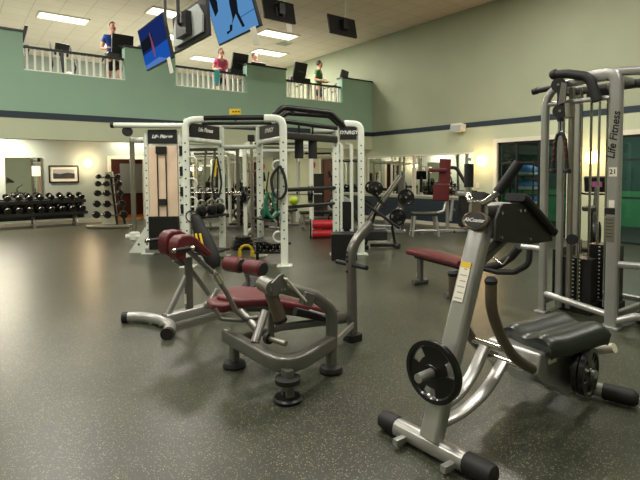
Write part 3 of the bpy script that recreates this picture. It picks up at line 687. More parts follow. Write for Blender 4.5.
# cross tubes of the front bay
MB().tube([K(KX, 2.66, 2.19), K(KX, 1.98, 2.19)], 0.024).build('cross_tube', M['silver'], ks)
MB().tube([K(KX, 2.66, 0.21), K(KX, 1.98, 0.12)], 0.034).build('cross_tube', M['silver'], ks)
MB().tube([K(KX, 2.66, 0.675), K(KX, 2.90, 0.675)], 0.034).build('side_stub', M['silver'], ks)
# rear frame and roof beams
for y in (2.78, 1.98): MB().bar([K(5.95, y, 0.0), K(5.95, y, 2.4)], 0.07, 0.07, up=(1,0,0), r=0.015).build('upright', M['silver'], ks)
for y, y2 in ((2.52, 2.76), (2.04, 2.0)): MB().bar([K(KX, y, 2.38), K(5.95, y2, 2.37)], 0.07, 0.07, r=0.015).build('roof_beam', M['silver'], ks)
MB().bar([K(5.95, 2.78, 0.1), K(5.95, 1.98, 0.1)], 0.06, 0.06, r=0.015).build('cross_tube', M['silver'], ks)
for y, y2 in ((2.66, 2.78), (1.98, 1.98)): MB().bar([K(KX, y, 0.12), K(5.95, y2, 0.10)], 0.05, 0.06, r=0.015).build('base_tube', M['silver'], ks)
MB().bar([K(5.45, 2.66, 2.36), K(5.45, 1.62, 2.36)], 0.09, 0.08, r=0.015).build('roof_beam', M['dark_panel'], ks)
# pulley column inside the bay
MB().bar([K(5.10, 2.55, 0.06), K(5.10, 2.55, 2.36)], 0.06, 0.05, up=(1,0,0), r=0.01).build('pulley_column', M['silver'], ks)
MB().bar([K(5.15, 2.47, 0.06), K(5.15, 2.47, 2.36)], 0.05, 0.05, up=(1,0,0), r=0.01).build('pulley_column', M['steel'], ks)
# weight stacks with guide rods
def stack(x, y, h, nm):
    s_ = MB()
    for k in range(int(h/0.042)): s_.box(K(x, y, 0.12 + 0.021 + 0.042*k), (0.15, 0.30, 0.0425))
    s_.mi = 1
    for k in range(int(h/0.042)): s_.box(K(x-0.0755, y-0.03, 0.12 + 0.021 + 0.042*k), (0.002, 0.022, 0.014)); s_.box(K(x-0.0755, y+0.03, 0.12 + 0.021 + 0.042*k), (0.002, 0.018, 0.01))
    o = s_.build('weight_stack', [M['black'], M['paper']], ks)
    for dy in (-0.09, 0.09): MB().cyl(K(x, y+dy, 0.1), K(x, y+dy, 2.33), 0.013, n=10).build('guide_rod', M['chrome'], o)
    MB().cyl(K(x, y, 0.12+h), K(x, y, 0.12+h+0.16), 0.02).build('stack_post', M['chrome'], o)
    MB().cyl(K(x, y, 0.12+h+0.15), K(x, y, 2.33), 0.006, n=8).build('stack_cable', M['cable'], o)
    MB().box(K(x, y, 0.06), (0.2, 0.34, 0.12)).build('stack_base', M['black'], o, bev=0.01)
stack(5.32, 2.44, 0.50, ''); stack(5.60, 2.30, 0.60, ''); stack(5.42, 1.72, 0.55, '')
MB().box(K(5.48, 2.68, 0.40), (0.5, 0.012, 0.5)).build('guard_panel', M['dark_panel'], ks)
# boom with pulley block and grips over the bay
boom = MB().tube([K(4.90, 2.53, 2.475), K(4.90, 2.40, 2.46), K(4.90, 2.19, 2.40), K(4.91, 2.12, 2.16)], 0.045, 0.14).build('boom_arm', M['rubber'], ks)
MB().ball(K(4.90, 2.53, 2.475), 0.053).build('boom_tip', M['rubber'], boom)
MB().tube([K(5.05, 2.83, 2.36), K(5.05, 2.55, 2.375)], 0.03).build('pull_up_grip', M['rubber'], ks)
MB().cyl(K(5.05, 2.84, 2.359), K(5.05, 2.79, 2.362), 0.036).build('grip_end', M['rubber'], ks)
for x, y, z in ((4.89, 2.48, 2.36), (4.89, 2.46, 2.10)):
    w_ = MB().lathe([(0.02, -0.02), (0.07, -0.02), (0.058, 0), (0.07, 0.02), (0.02, 0.02)], K(x, y, z), (1, 0.35, 0), n=28).build('pulley_wheel', M['rubber'], ks)
    MB().cyl(K(x-0.03, y-0.01, z), K(x+0.03, y+0.01, z), 0.014).build('axle', M['chrome'], w_)
pb = MB().bar([K(4.92, 2.48, 2.44), K(4.92, 2.47, 2.0)], 0.05, 0.06, up=(1,0,0), r=0.012).build('pulley_block', M['black'], ks)
MB().prism([(-0.03, 0), (0.04, 0.02), (0.055, 0.2), (0.0, 0.22)], K(4.86, 2.44, 2.16), (0,-1,0), (0,0,1), (0.02,0,0)).build('pulley_cheek', M['pewter'], pb)
MB().bar([K(4.90, 2.38, 2.17), K(4.90, 2.37, 2.03)], 0.06, 0.09, up=(1,0,0), r=0.02).build('pulley_cover', M['steel'], pb)
for x, y in ((5.2, 2.40), (5.24, 2.16), (5.3, 1.83)):
    MB().cyl(K(x, y, 0.12), K(x, y, 2.36), 0.011, n=10).build('guide_rod', M['chrome'], ks)
for y in (2.25, 2.15): 
    MB().lathe([(0.02, -0.015), (0.05, -0.015), (0.042, 0), (0.05, 0.015), (0.02, 0.015)], K(5.1, y, 2.25), (1, 0.3, 0)).build('pulley_wheel', M['rubber'], ks)
MB().lathe([(0.02, -0.02), (0.055, -0.02), (0.045, 0), (0.055, 0.02), (0.02, 0.02)], K(5.06, 2.40, 0.80), (1, 0.3, 0)).build('pulley_wheel', M['rubber'], ks)
cbl = MB().tube([K(4.93, 2.475, 2.0), K(4.93, 2.475, 1.90)], 0.006, n=8).build('pulley_cable', M['cable'], ks)
# the rope attachment on the cable
rp = thing('rope_handle', 'black triceps rope with red flecks hanging inside the grey cable station', 'rope', (4.93, 2.475, 1.9))
MB().torus((0, 0, -0.01), (1, 0, 0), 0.016, 0.005).build('clip', M['chrome'], rp)
for s in (-1, 1):
    pts = [(0, 0, -0.02), (0, s*0.03, -0.03), (0, s*0.055, -0.12), (0, s*0.075, -0.40)]
    r_ = MB().tube(pts, 0.017, 0.06).build('rope_strand', M['rubber'], rp)
    for k in range(4): MB().tube([(-0.0165, s*(0.050 + 0.005*k) - 0.012, -0.095 - 0.06*k), (-0.0175, s*(0.052 + 0.005*k) + 0.012, -0.118 - 0.06*k)], 0.004, n=6).build('red_fleck', M['red_cord'], r_)
    MB().lathe([(0.0, 0), (0.036, 0), (0.04, 0.02), (0.034, 0.04), (0.018, 0.045)], (0, s*0.075, -0.42), n=16).build('rope_knob', M['rubber'], rp)

# ------------------------------------------------------------------ white training rig in the middle distance
GA = math.radians(-37.2)
def GW(x, d): return (x*math.cos(GA) - d*math.sin(GA), x*math.sin(GA) + d*math.cos(GA))
RO_ = (-1.0, 8.3)
rig = thing('training_rig', 'white steel training rig with black overhead bars and a cable tower', 'gym rig', (*GW(*RO_), 0), GA)
G = lambda x, d, z: (x-RO_[0], d-RO_[1], z)
def gpost(x, d, top=2.4, w=0.14, bend=None):
    pts = [G(x, d, 0.0), G(x, d, top)]
    if bend: pts = [G(x, d, 0.0), G(x, d, top), G(x+bend[0], d+bend[1], top+0.01)]
    p = MB().bar(pts, w, 0.09, up=(0,1,0) , fil=0.24, r=0.03).build('upright', M['white'], rig)
    MB().box(G(x, d, 0.01), (0.24, 0.22, 0.02)).build('floor_plate', M['white'], p, bev=0.004)
    for k in range(12): MB().cyl(G(x, d-0.0445, 0.45+0.14*k), G(x, d-0.047, 0.45+0.14*k), 0.014, n=8).build('pin_hole', M['ink'], p)
    return p
P1, P4, P2, P3, R1, R2, T1, T2 = (-2.14, 7.84), (-0.58, 7.84), (-1.77, 8.8), (-1.08, 8.8), (0.29, 8.9), (0.75, 8.9), (-3.25, 9.2), (-2.62, 9.2)
gpost(*P1, top=2.36, w=0.105, bend=(0.30, 0.0)); gpost(*P4, top=2.37, w=0.12, bend=(-0.30, 0.0))
gpost(*P2, top=2.38, w=0.115); gpost(*P3, top=2.38, w=0.12)
gpost(*R1, top=2.34, w=0.12); gpost(*R2, top=2.38, w=0.12, bend=(-0.3, 0.0))
def gbar(a, b, r, m, nm, za, zb=None): return MB().tube([G(*a, za), G(*b, za if zb is None else zb)], r).build(nm, m, rig)
gbar((P1[0]+0.26, 7.84), (P4[0]-0.26, 7.84), 0.04, M['black'], 'pull_up_bar', 2.39)
gbar((-1.95, 8.2), (-0.75, 8.2), 0.03, M['black'], 'pull_up_bar', 2.34)
gbar(P2, P3, 0.055, M['white'], 'cross_beam', 2.37); gbar(P2, P3, 0.04, M['white'], 'cross_beam', 1.98)
for a, b in ((P1, P2), (P4, P3)):
    gbar(a, b, 0.04, M['white'], 'side_beam', 2.35); gbar(a, b, 0.045, M['white'], 'side_beam', 2.06)
def sign(a, b, z0, z1, txt, t=0.14, size=0.14, off=0.0):
    a, b = V(G(*a, 0)), V(G(*b, 0)); d = (b-a).normalized(); L = (b-a).length
    a2, b2 = a + d*t, b - d*t
    n = V((0,0,1)).cross(d)
    if n.y > 0: n = -n
    m = MB().prism([(0, z0), ((b2-a2).length, z0), ((b2-a2).length, z1), (0, z1)], a2 - n*0.03 + n*off, d, (0,0,1), n*0.06).build('sign_panel', M['ink'], rig)
    xd = d if n.cross(d).z > -0.5 and d.cross(V((0,0,1))).dot(n) > 0 else -d
    text(txt, size, 'sign_lettering', M['white_ink'], m, (a2+b2)/2 + n*(0.0315+off) + V((0,0,(z0+z1)/2)), xd, (0,0,1), 0.3, 0.001, bold=0.003)
sign(P1, P2, 2.10, 2.37, 'Life Fitness', 0.09, 0.095); sign(P4, P3, 2.10, 2.35, 'SYNRGY', 0.09, 0.10); sign(R1, R2, 2.10, 2.35, 'SYNRGY', 0.08, 0.09)
# overhead monkey bars from the rig to the right hand frame
for dd in (0.0, 0.75):
    MB().tube([G(-0.80, 8.15+dd, 2.42), G(-0.60, 8.2+dd, 2.60), G(0.19, 8.75+dd*0.6, 2.57), G(0.45, 8.9+dd*0.5, 2.34)], 0.05, 0.16).build('overhead_bar', M['black'], rig)
for t in (0.1, 0.5, 0.9):
    x = -0.6 + 0.79*t; d = 8.2 + 0.55*t
    MB().tube([G(x, d, 2.59), G(x+0.05, d+0.70, 2.59)], 0.028).build('rung', M['black'], rig)
MB().tube([G(-0.58, 7.9, 2.34), G(0.3, 8.8, 2.30)], 0.04).build('link_bar', M['black'], rig)
MB().bar([G(-0.58, 8.0, 2.12), G(0.3, 8.85, 2.10)], 0.08, 0.12, r=0.02).build('link_beam', M['dark_panel'], rig)
MB().tube([G(-0.15, 8.8, 2.26), G(0.3, 8.9, 2.26)], 0.04).build('link_bar', M['white'], rig)
# slim white pulley columns inside the right frame
for x in (0.40, 0.58):
    MB().tube([G(x, 8.95, 0.25), G(x, 8.95, 2.02), G(x-0.12, 8.95, 2.04)], 0.035, 0.09).build('pulley_column', M['white'], rig)
gbar((0.29, 8.95), (0.75, 8.95), 0.035, M['white'], 'cross_beam', 0.28); gbar((0.29, 8.95), (0.75, 8.95), 0.03, M['dark_panel'], 'cross_beam', 1.72)
MB().box(G(0.49, 8.96, 0.72), (0.16, 0.1, 0.5)).build('weight_stack', M['black'], rig)
# safety bars
gbar((P4[0], 7.95), R1, 0.035, M['black'], 'safety_bar', 1.23); gbar((P4[0]+0.05, 8.3), R1, 0.03, M['dark_panel'], 'safety_bar', 0.92, 0.95)
for z in (1.62, 1.15, 0.80, 0.48):
    MB().torus(G(P4[0]-0.09, 7.83, z), (0, 1, 0.2), 0.085, 0.016, a0=PI*0.4, a1=PI*1.6).build('storage_hook', M['white'], rig)
for z in (1.7, 1.35, 1.05): MB().torus(G(P1[0]+0.09, 7.83, z), (0, 1, 0.2), 0.08, 0.013, a0=-PI*0.6, a1=PI*0.6).build('storage_hook', M['white'], rig)
# shelves
def gshelf(a, b, z, w=0.34):
    a, b = V(G(*a, z)), V(G(*b, z)); MB().bar([a, b], w, 0.035, r=0.008).build('shelf', M['black'], rig)
gshelf((-2.05, 8.05), (-1.77, 8.7), 0.78); gshelf((-2.0, 8.1), (-1.77, 8.7), 0.16); gshelf((-1.05, 8.65), (-0.65, 8.0), 0.72); gshelf((-1.05, 8.7), (-0.63, 7.95), 0.34)
# cable tower at the left end
gpost(*T1, top=2.30, w=0.08); gpost(*T2, top=2.30, w=0.08)
MB().tube([G(-3.80, 9.1, 2.415), G(-2.1, 9.1, 2.385)], 0.05).build('top_tube', M['white'], rig); MB().cyl(G(-3.80, 9.1, 2.415), G(-3.86, 9.1, 2.416), 0.055).build('tube_cap', M['rubber'], rig)
MB().tube([G(-3.56, 9.3, 2.15), G(-3.29, 9.2, 2.15)], 0.05).build('side_stub', M['white'], rig)
MB().cyl(G(-3.56, 9.3, 0.25), G(-3.56, 9.3, 2.18), 0.045).build('mast', M['steel'], rig)
MB().lathe([(0.03, -0.05), (0.09, -0.05), (0.09, 0.05), (0.03, 0.05)], G(-3.58, 9.15, 2.30), (0.2, -1, 0)).build('pulley_wheel', M['rubber'], rig)
cg = MB().lathe([(0.05, 0), (0.1, 0.02), (0.1, 0.14), (0.05, 0.17)], G(-3.56, 9.3, 0.24)).build('carriage', M['white'], rig)
MB().cyl(G(-3.7, 9.25, 0.32), G(-3.42, 9.25, 0.32), 0.045).build('carriage_pin', M['white'], cg)
MB().prism([(-0.36, 0.02), (0.05, 0.02), (0.05, 0.5), (-0.05, 0.5)], G(-3.26, 9.17, 0), (1,0,0), (0,0,1), (0,0.03,0)).build('gusset', M['white'], rig)
for x in (-0.16, 0.0): MB().cyl(G(-3.27+x, 9.165, 0.18), G(-3.27+x, 9.155, 0.18), 0.02, n=8).build('bolt', M['ink'], rig)
sign(T1, T2, 2.07, 2.33, 'Life Fitness', 0.05, 0.085, 0.03)
shr = MB().box(G(-2.935, 9.2, 1.28), (0.54, 0.10, 1.5)).build('stack_shroud', M['shroud'], rig, bev=0.01)
for x in (-3.03, -2.87): MB().cyl(G(x, 9.13, 0.6), G(x, 9.13, 2.0), 0.012, n=8).build('guide_rod', M['dark_panel'], shr)
MB().box(G(-2.95, 9.12, 1.95), (0.2, 0.06, 0.14)).build('pulley_block', M['black'], shr, bev=0.01)
MB().box(G(-2.95, 9.12, 0.98), (0.13, 0.06, 0.12)).build('lower_block', M['dark_panel'], shr, bev=0.01)
MB().box(G(-2.935, 9.15, 0.40), (0.55, 0.14, 0.62)).build('stack_cover', M['black'], rig, bev=0.01)
MB().bar([G(-3.29, 9.15, 0.07), G(-2.62, 9.15, 0.07)], 0.1, 0.12, r=0.02).build('base_beam', M['silver'], rig)
MB().tube([G(-2.6, 9.1, 2.05), G(-2.2, 8.0, 2.05)], 0.035).build('side_beam', M['white'], rig)
for z in (1.9, 1.55, 1.2, 0.9): MB().box(G(-2.36, 8.4, z), (0.08, 0.06, 0.16)).build('height_clip', M['ink'], rig)
MB().bar([G(-2.36, 8.42, 0.1), G(-2.36, 8.42, 2.05)], 0.07, 0.06, up=(0,1,0), r=0.01).build('clip_rail', M['white'], rig)
tg = MB().box(G(-1.50, 8.75, 2.60), (0.20, 0.02, 0.10)).build('tag_plate', M['yellow'], rig)
MB().cyl(G(-1.50, 8.78, 2.42), G(-1.50, 8.78, 2.60), 0.012).build('tag_stem', M['ink'], tg)
for k in range(3): MB().box(G(-1.53 + 0.05*k, 8.738, 2.60), (0.03, 0.003, 0.02)).build('printed_line', M['ink'], tg)

# things kept on the rig
def gthing(nm, lab, cat, x, d, z, rz=0, group=None): return thing(nm, lab, cat, (*GW(x, d), z), GA+rz, group)
def kettlebell(x, d, z, lab, group, k=1.0, m=None):
    t = gthing('kettlebell', lab, 'kettlebell', x, d, z, 0.5, group)
    MB().lathe([(0, 0), (0.06*k, 0), (0.095*k, 0.05*k), (0.1*k, 0.09*k), (0.085*k, 0.145*k), (0.04*k, 0.18*k), (0, 0.185*k)], n=20).build('bell', m or M['iron'], t)
    MB().torus((0, 0, 0.20*k), (0, -1, 0), 0.062*k, 0.017*k, a0=-PI*0.1, a1=PI*1.1).build('handle', M['steel'], t)
kettlebell(-1.98, 8.12, 0.798, 'black kettlebell on the left upper rig shelf, nearest the front upright', 'kettlebells'); kettlebell(-1.87, 8.38, 0.798, 'middle black kettlebell on the left upper rig shelf', 'kettlebells'); kettlebell(-1.78, 8.62, 0.798, 'black kettlebell on the left upper rig shelf, furthest back', 'kettlebells')
kettlebell(-0.95, 8.5, 0.738, 'black kettlebell on the shelf behind the green strap', 'kettlebells'); kettlebell(-0.78, 8.2, 0.738, 'black kettlebell beside the white hooks of the front upright', 'kettlebells')
bag = gthing('sandbag', 'black training bag with yellow stripes leaning on the left front upright', 'training bag', -1.86, 7.72, 0.0)
bg_ = MB(); bg_.sweep(curve([(0.16, 0, 0.02), (0.14, 0.0, 0.14), (0.05, 0.04, 0.34), (-0.07, 0.08, 0.60), (-0.14, 0.1, 0.80), (-0.16, 0.1, 0.86)], 4), [(math.cos(2*PI*k/18), 0.75*math.sin(2*PI*k/18)) for k in range(18)], (0,1,0), [0.10 + 0.06*math.sin(PI*min(1, i/18)) - 0.06*i/20 for i in range(21)])
bb = bg_.build('bag_body', M['rubber'], bag)
for x in (-0.085, -0.02):
    MB().bar([(x+0.055, -0.115, 0.28), (x+0.02, -0.09, 0.42), (x-0.02, -0.055, 0.56)], 0.035, 0.02, r=0.006).build('yellow_stripe', M['yellow'], bb)
MB().torus((-0.2, 0.08, 0.82), (0, 1, 0), 0.09, 0.012).build('bag_strap', M['rubber'], bag)
ya = gthing('arched_handle', 'small yellow arched handle standing on the floor behind the ankle rollers', 'exercise handle', -1.34, 8.75, 0, 0.2)
MB().torus((0, 0, 0.09), (0, -1, 0), 0.115, 0.025, a0=0, a1=PI).build('arch', M['yellow'], ya)
for x in (-0.115, 0.115): MB().box((x, 0, 0.05), (0.07, 0.1, 0.10)).build('foot', M['yellow'], ya, bev=0.01)
gs = gthing('resistance_strap', 'green fabric strap bundle hanging on the right front upright', 'strap', -0.76, 7.72, 0.80)
MB().bar(curve([(-0.06, 0, 0.40), (-0.1, 0, 0.22), (-0.06, 0.01, 0.06), (0.02, 0.01, 0.0), (0.1, 0, 0.08)], 5), 0.05, 0.09, up=(0,1,0), r=0.02).build('strap_loop', M['green_fabric'], gs)
MB().bar(curve([(0.0, 0.02, 0.40), (0.02, 0.02, 0.22), (0.06, 0.02, 0.1)], 5), 0.04, 0.08, up=(0,1,0), r=0.02).build('strap_tail', M['green_fabric'], gs)
for x, d, l in ((-0.35, 8.35, 'black hanging strap handle left under the overhead bars'), (-0.12, 8.5, 'black hanging strap handle right under the overhead bars')):
    t = gthing('strap_handle', l, 'suspension strap', x, d, 1.75, 0, 'hanging straps')
    MB().bar([(0, 0, 0.3), (0, 0, 0.62)], 0.035, 0.012, up=(0,1,0), r=0.004).build('webbing', M['ink'], t)
    MB().bar([(0, 0, 0.0), (0, 0, 0.34)], 0.15, 0.07, up=(0,1,0), r=0.03).build('padded_cuff', M['rubber'], t)
tag(MB().lathe([(0, 0), (0.03, 0.004), (0.06, 0.02), (0.085, 0.06), (0.085, 0.09), (0.06, 0.13), (0.03, 0.147), (0, 0.15)]).build('medicine_ball', M['lime'], bev=0), 'lime green ball resting on the lower bar under the overhead bars', 'ball')
bpy.data.objects['medicine_ball'].location = (*GW(-0.45, 8.373), 0.952)
px_ = gthing('plyo_box', 'black plyometric box on the floor in front of the right rig frame', 'box', 0.41, 8.5, 0)
MB().box((0, 0, 0.22), (0.44, 0.42, 0.44)).build('box_body', M['black'], px_, bev=0.008)
MB().box((0, 0, 0.445), (0.445, 0.425, 0.012)).build('box_top', M['rubber'], px_)
# low plate rack beside the right front upright
lp = gthing('low_rack', 'low black rack of plates between the rig uprights', 'rack', -0.86, 8.3, 0)
for x in (-0.22, 0.22): MB().bar([(x, 0, 0), (x, 0, 0.34)], 0.05, 0.05, up=(0,1,0)).build('leg', M['black'], lp)
MB().box((0, 0, 0.16), (0.5, 0.3, 0.02)).build('tray', M['black'], lp); MB().box((0, 0, 0.34), (0.5, 0.3, 0.02)).build('tray', M['black'], lp)
for i, (x, z) in enumerate(((-0.165, 0.17), (-0.055, 0.17), (0.055, 0.17), (0.165, 0.17))):
    weight_plate((*GW(-0.86+x, 8.3), z+0.075), (math.cos(GA+0.9), math.sin(GA+0.9), 0), 0.075, 0.03, 'small black plate on the lower tray of the low rack, %s from the left' % ORD[i], 'plates on the low rack', 3, 0, False)

# ------------------------------------------------------------------ hanging screens
def screen(name, lab, x0, y0, z0, x1, y1, lean, H, back, pics=(), group=None, card=None, panel='black', pole=True):
    # bottom edge from (x0,y0,z0) to (x1,y1); the picture side is to the left of that direction seen from above when lean > 0
    a, b = V((x0, y0, z0)), V((x1, y1, z0)); d = (b-a).normalized(); L = (b-a).length
    n = V((d.y, -d.x, 0))            # picture side
    upv = (V((0,0,1))*math.cos(lean) + n*math.sin(lean)).normalized(); nn = d.cross(upv)
    if nn.dot(n) < 0: nn = -nn
    mid = (a+b)/2 + upv*H/2
    t = thing(name, lab, 'television', tuple(mid), 0, group)
    o = a - mid
    hs = MB().prism([(0, 0), (L, 0), (L, H), (0, H)], o - nn*0.05, d, upv, nn*0.05).build('housing', M['black'], t, bev=0.008)
    sc_ = MB().prism([(0.02, 0.02), (L-0.02, 0.02), (L-0.02, H-0.02), (0.02, H-0.02)], o, d, upv, nn*0.002).build('screen', pics[0] if pics else M['black'], t)
    for k, (m, poly) in enumerate(pics[1:]):
        MB().prism([(u*(L-0.04)+0.02, v*(H-0.04)+0.02) for u, v in poly], o + nn*0.002, d, upv, nn*(0.0006*(k+1))).build('picture', m, sc_)
    if panel != 'black':
        MB().prism([(0.1, 0.06), (L-0.1, 0.06), (L-0.06, H*0.55), (L-0.2, H-0.06), (0.2, H-0.06), (0.06, H*0.55)], o - nn*0.055, d, upv, -nn*0.03).build('back_panel', M[panel], t, bev=0.006)
    bk = MB().box(-nn*0.10 , (0.14, 0.14, 0.22) if panel == 'black' else (0.14, 0.36, 0.3)).build('mount_bracket', M['black'], t)
    if back:
        for u in (0.4, 0.6): MB().prism([(L*u-0.012, H*0.2), (L*u+0.012, H*0.2), (L*u+0.012, H*0.62), (L*u-0.012, H*0.62)], o - nn*0.052, d, upv, -nn*0.02).build('mount_rail', M['steel'], bk)
    if pole:
        p = -nn*0.20 if y0 != y1 else nn*0.08 + V((0.2, 0, 0))
        MB().tube([-nn*0.08 if y0 != y1 else nn*0.0, p, p + V((0,0,ZC - mid.z))], 0.024 if y0 != y1 else 0.014, 0.05).build('pole', M['black'] if y0 != y1 else M['trim'], t)
        MB().box(p + V((0,0,ZC - mid.z - 0.02)), (0.16, 0.16, 0.04)).build('ceiling_plate', M['black'] if y0 != y1 else M['trim'], t)
    if card:
        u = card*L; MB().prism([(u-0.07, -0.20), (u+0.07, -0.20), (u+0.07, 0.03), (u-0.07, 0.03)], o + nn*0.004, d, upv, nn*0.003).build('paper_card', M['paper'], t)
    return t
fig = [(0.47,0.18),(0.50,0.42),(0.48,0.60),(0.46,0.74),(0.44,0.80),(0.42,0.74),(0.43,0.58),(0.41,0.42),(0.44,0.2)]
screen('television', 'hanging television showing a dark blue picture with a pink figure, leftmost of the screens', 2.70, 8.33, 3.22, 2.70, 7.16, math.radians(12), 0.66, False,
  (M['scr_navy'], (M['scr_blue'], [(0,0),(1,0),(1,0.42),(0,0.36)]), (M['scr_pale'], [(0,0),(0.9,0),(0.6,0.14),(0,0.1)]), (M['scr_dark'], [(0.02,0.42),(0.5,0.46),(0.5,0.75),(0.02,0.7)]), (M['scr_pink'], fig)), card=0.9)
screen('television', 'large hanging television showing dark figures on pale blue, cut by the top edge', 3.17, 6.56, 3.34, 3.17, 5.39, math.radians(18), 0.68, False,
  (M['scr_sky'], (M['scr_line'], [(0.66,0.28),(1,0.30),(1,0.32),(0.66,0.30)]), (M['scr_dark'], [(0.28,0.10),(0.42,0.14),(0.46,0.24),(0.40,0.26),(0.36,0.16),(0.28,0.16)]), (M['scr_dark'], [(0.44,0.24),(0.50,0.34),(0.52,0.62),(0.60,1),(0.72,1),(0.70,0.62),(0.66,0.40),(0.72,0.1),(0.66,0.1),(0.60,0.40)]), (M['scr_dark'], [(0.12,0.55),(0.22,0.62),(0.26,0.8),(0.22,1),(0.08,1),(0.10,0.75)])), card=0.86)
screen('television', 'television seen from its pale back and black bracket, between the two lit screens', 2.75, 5.89, 3.27, 2.75, 7.05, math.radians(-3), 0.50, True, (), panel='pale_base')
screen('television', 'black television back at the top edge, right of the large lit screen', 6.08, 8.86, 4.70, 5.30, 8.86, math.radians(12), 0.46, True, (), card=0.2)
screen('television', 'black television back hanging alone, rightmost under the ceiling', 7.84, 8.86, 4.68, 7.02, 8.86, math.radians(12), 0.46, False, ())
vt = thing('ceiling_vent', 'square metal vent in the ceiling right of the bright panel', 'vent', (8.85, 13.55, ZC-0.012))
MB().box((0,0,0.004), (0.5, 0.5, 0.016)).build('frame', M['trim'], vt)
for k in range(6): MB().box((0, -0.18+0.072*k, -0.008), (0.42, 0.02, 0.012)).build('louvre', M['steel'], vt)

# ------------------------------------------------------------------ people and treadmills on the gallery
def skin_mesh(verts, edges, sub=2):
    me = bpy.data.meshes.new('s'); me.from_pydata([v[0] for v in verts], edges, []); o = bpy.data.objects.new('s', me); COL.objects.link(o)
    q = o.modifiers.new('skin', 'SKIN'); q.use_smooth_shade = True
    roots = set(); par = {i: i for i in range(len(verts))}
    def fd(i):
        while par[i] != i: i = par[i]
        return i
    for a, b in edges: par[fd(b)] = fd(a)
    for i, (p, r) in enumerate(verts):
        sv = me.skin_vertices[0].data[i]; sv.radius = r if hasattr(r, '__len__') else (r, r)
        f_ = fd(i)
        sv.use_root = f_ not in roots; roots.add(f_)
    o.modifiers.new('sub', 'SUBSURF').levels = sub
    dg = bpy.context.evaluated_depsgraph_get(); m = bpy.data.meshes.new_from_object(o.evaluated_get(dg))
    bpy.data.objects.remove(o); return m
def chain(start, n): return [(i, i+1) for i in range(start, start+n-1)]
def person(lab, loc, rz, h, shirt, legs, hair, look=0.0, sleeves=0.55):
    k = h/1.75
    t = thing('person', lab, 'person', loc, rz)
    S = lambda p: (p[0]*k, p[1]*k, p[2]*k)
    vs = [((0,0,0.93), (0.13,0.10)), ((0,0,1.12), (0.115,0.09)), ((0,-0.01,1.33), (0.145,0.10)), ((0,-0.005,1.46), (0.085,0.07)), ((0,-0.02,1.56), (0.052,0.055)), ((0,-0.03,1.63), (0.055,0.06))]
    es = chain(0, 6)
    def limb(root, pts):
        i = len(vs); vs.extend(pts); es.append((root, i)); es.extend(chain(i, len(pts)))
    LEG = [[((0.095,0,0.86),0.09), ((0.105,-0.12,0.50),0.058), ((0.105,-0.04,0.10),0.042), ((0.105,-0.20,0.045),0.036)], [((-0.095,0,0.86),0.09), ((-0.105,0.03,0.50),0.058), ((-0.105,0.22,0.16),0.042), ((-0.105,0.12,0.045),0.034)]]
    ARM = [[((0.17,0,1.42),0.058), ((0.235,0.05,1.15),0.043), ((0.19,-0.18,1.10),0.031), ((0.17,-0.26,1.12),0.034)], [((-0.17,0,1.42),0.058), ((-0.235,0.05,1.15),0.043), ((-0.19,-0.18,1.10),0.031), ((-0.17,-0.26,1.12),0.034)]]
    for L in LEG: limb(0, L)
    for A in ARM: limb(2, A)
    for A in ARM:                      # fingers and thumb as their own chains rooted in the palm
        c = V(A[3][0]); s = 1 if c.x > 0 else -1
        for j in range(4):
            i = len(vs); o = V((s*(-0.024+0.016*j), -0.01, 0)); ln = (0.062, 0.07, 0.066, 0.052)[j]
            vs.extend([(c+o, 0.009), (c+o+V((0,-ln*0.6,-0.004)), 0.008), (c+o+V((0,-ln,-0.03)), 0.007)]); es.extend(chain(i, 3))
        i = len(vs); vs.extend([(c+V((-s*0.02,0.015,0)), 0.010), (c+V((-s*0.05,-0.02,-0.01)), 0.009), (c+V((-s*0.055,-0.05,-0.02)), 0.008)]); es.extend(chain(i, 3))
    me = skin_mesh([(S(p), (V(r)*k)[:] if hasattr(r, '__len__') else r*k) for p, r in vs], es)
    b = MB(); b.bm.from_mesh(me)
    for f in b.bm.faces: f.material_index = 0
    q = Matrix.Translation(V(S((0,-0.035,1.665)))) @ Matrix.Rotation(look, 4, 'Z'); b.X = q
    b.ball((0,0,0), (0.074*k, 0.094*k, 0.112*k), 20); b.ball((0,-0.095*k,-0.012*k), (0.013*k,0.022*k,0.022*k), 8)
    for s in (-1, 1): b.ball((s*0.075*k,0.005*k,-0.01*k), (0.012*k,0.022*k,0.032*k), 8)
    b.box((0,-0.05*k,-0.085*k), (0.06*k,0.07*k,0.05*k))
    b.mi = 1
    for s in (-1, 1): b.ball((s*0.030*k,-0.080*k,0.012*k), (0.012*k,0.012*k,0.008*k), 8)
    b.mi = 2; b.ball((0,-0.085*k,-0.052*k), (0.024*k,0.012*k,0.006*k), 8)
    body = b.build('body', [M['skin'], M['ink'], M['maroon']], t, ang=60)
    def cloth(nm, pts, edges, m):
        o = bpy.data.objects.new(nm, skin_mesh([(S(p), (V(r)*k)[:] if hasattr(r, '__len__') else r*k) for p, r in pts], edges)); o.data.name = nm
        o.data.materials.clear(); o.data.materials.append(m); o.data.shade_smooth(); COL.objects.link(o); o.parent = t
    g = 0.016
    v2 = [((0,0,0.90),(0.145,0.115)), ((0,0,1.12),(0.13+g,0.105)), ((0,-0.01,1.33),(0.15+g,0.11+g)), ((0,-0.005,1.45),(0.095,0.08))]; e2 = chain(0, 4)
    for A in ARM:
        i = len(v2); a0, a1 = V(A[0][0]), V(A[1][0]); v2.extend([(a0[:], 0.07), ((a0*(1-sleeves)+a1*sleeves)[:], 0.064)]); e2 += [(2, i), (i, i+1)]
    cloth('shirt', v2, e2, shirt)
    v3 = [((0,0,0.96),(0.142,0.112)), ((0,0,0.90),(0.14,0.11))]; e3 = [(0, 1)]
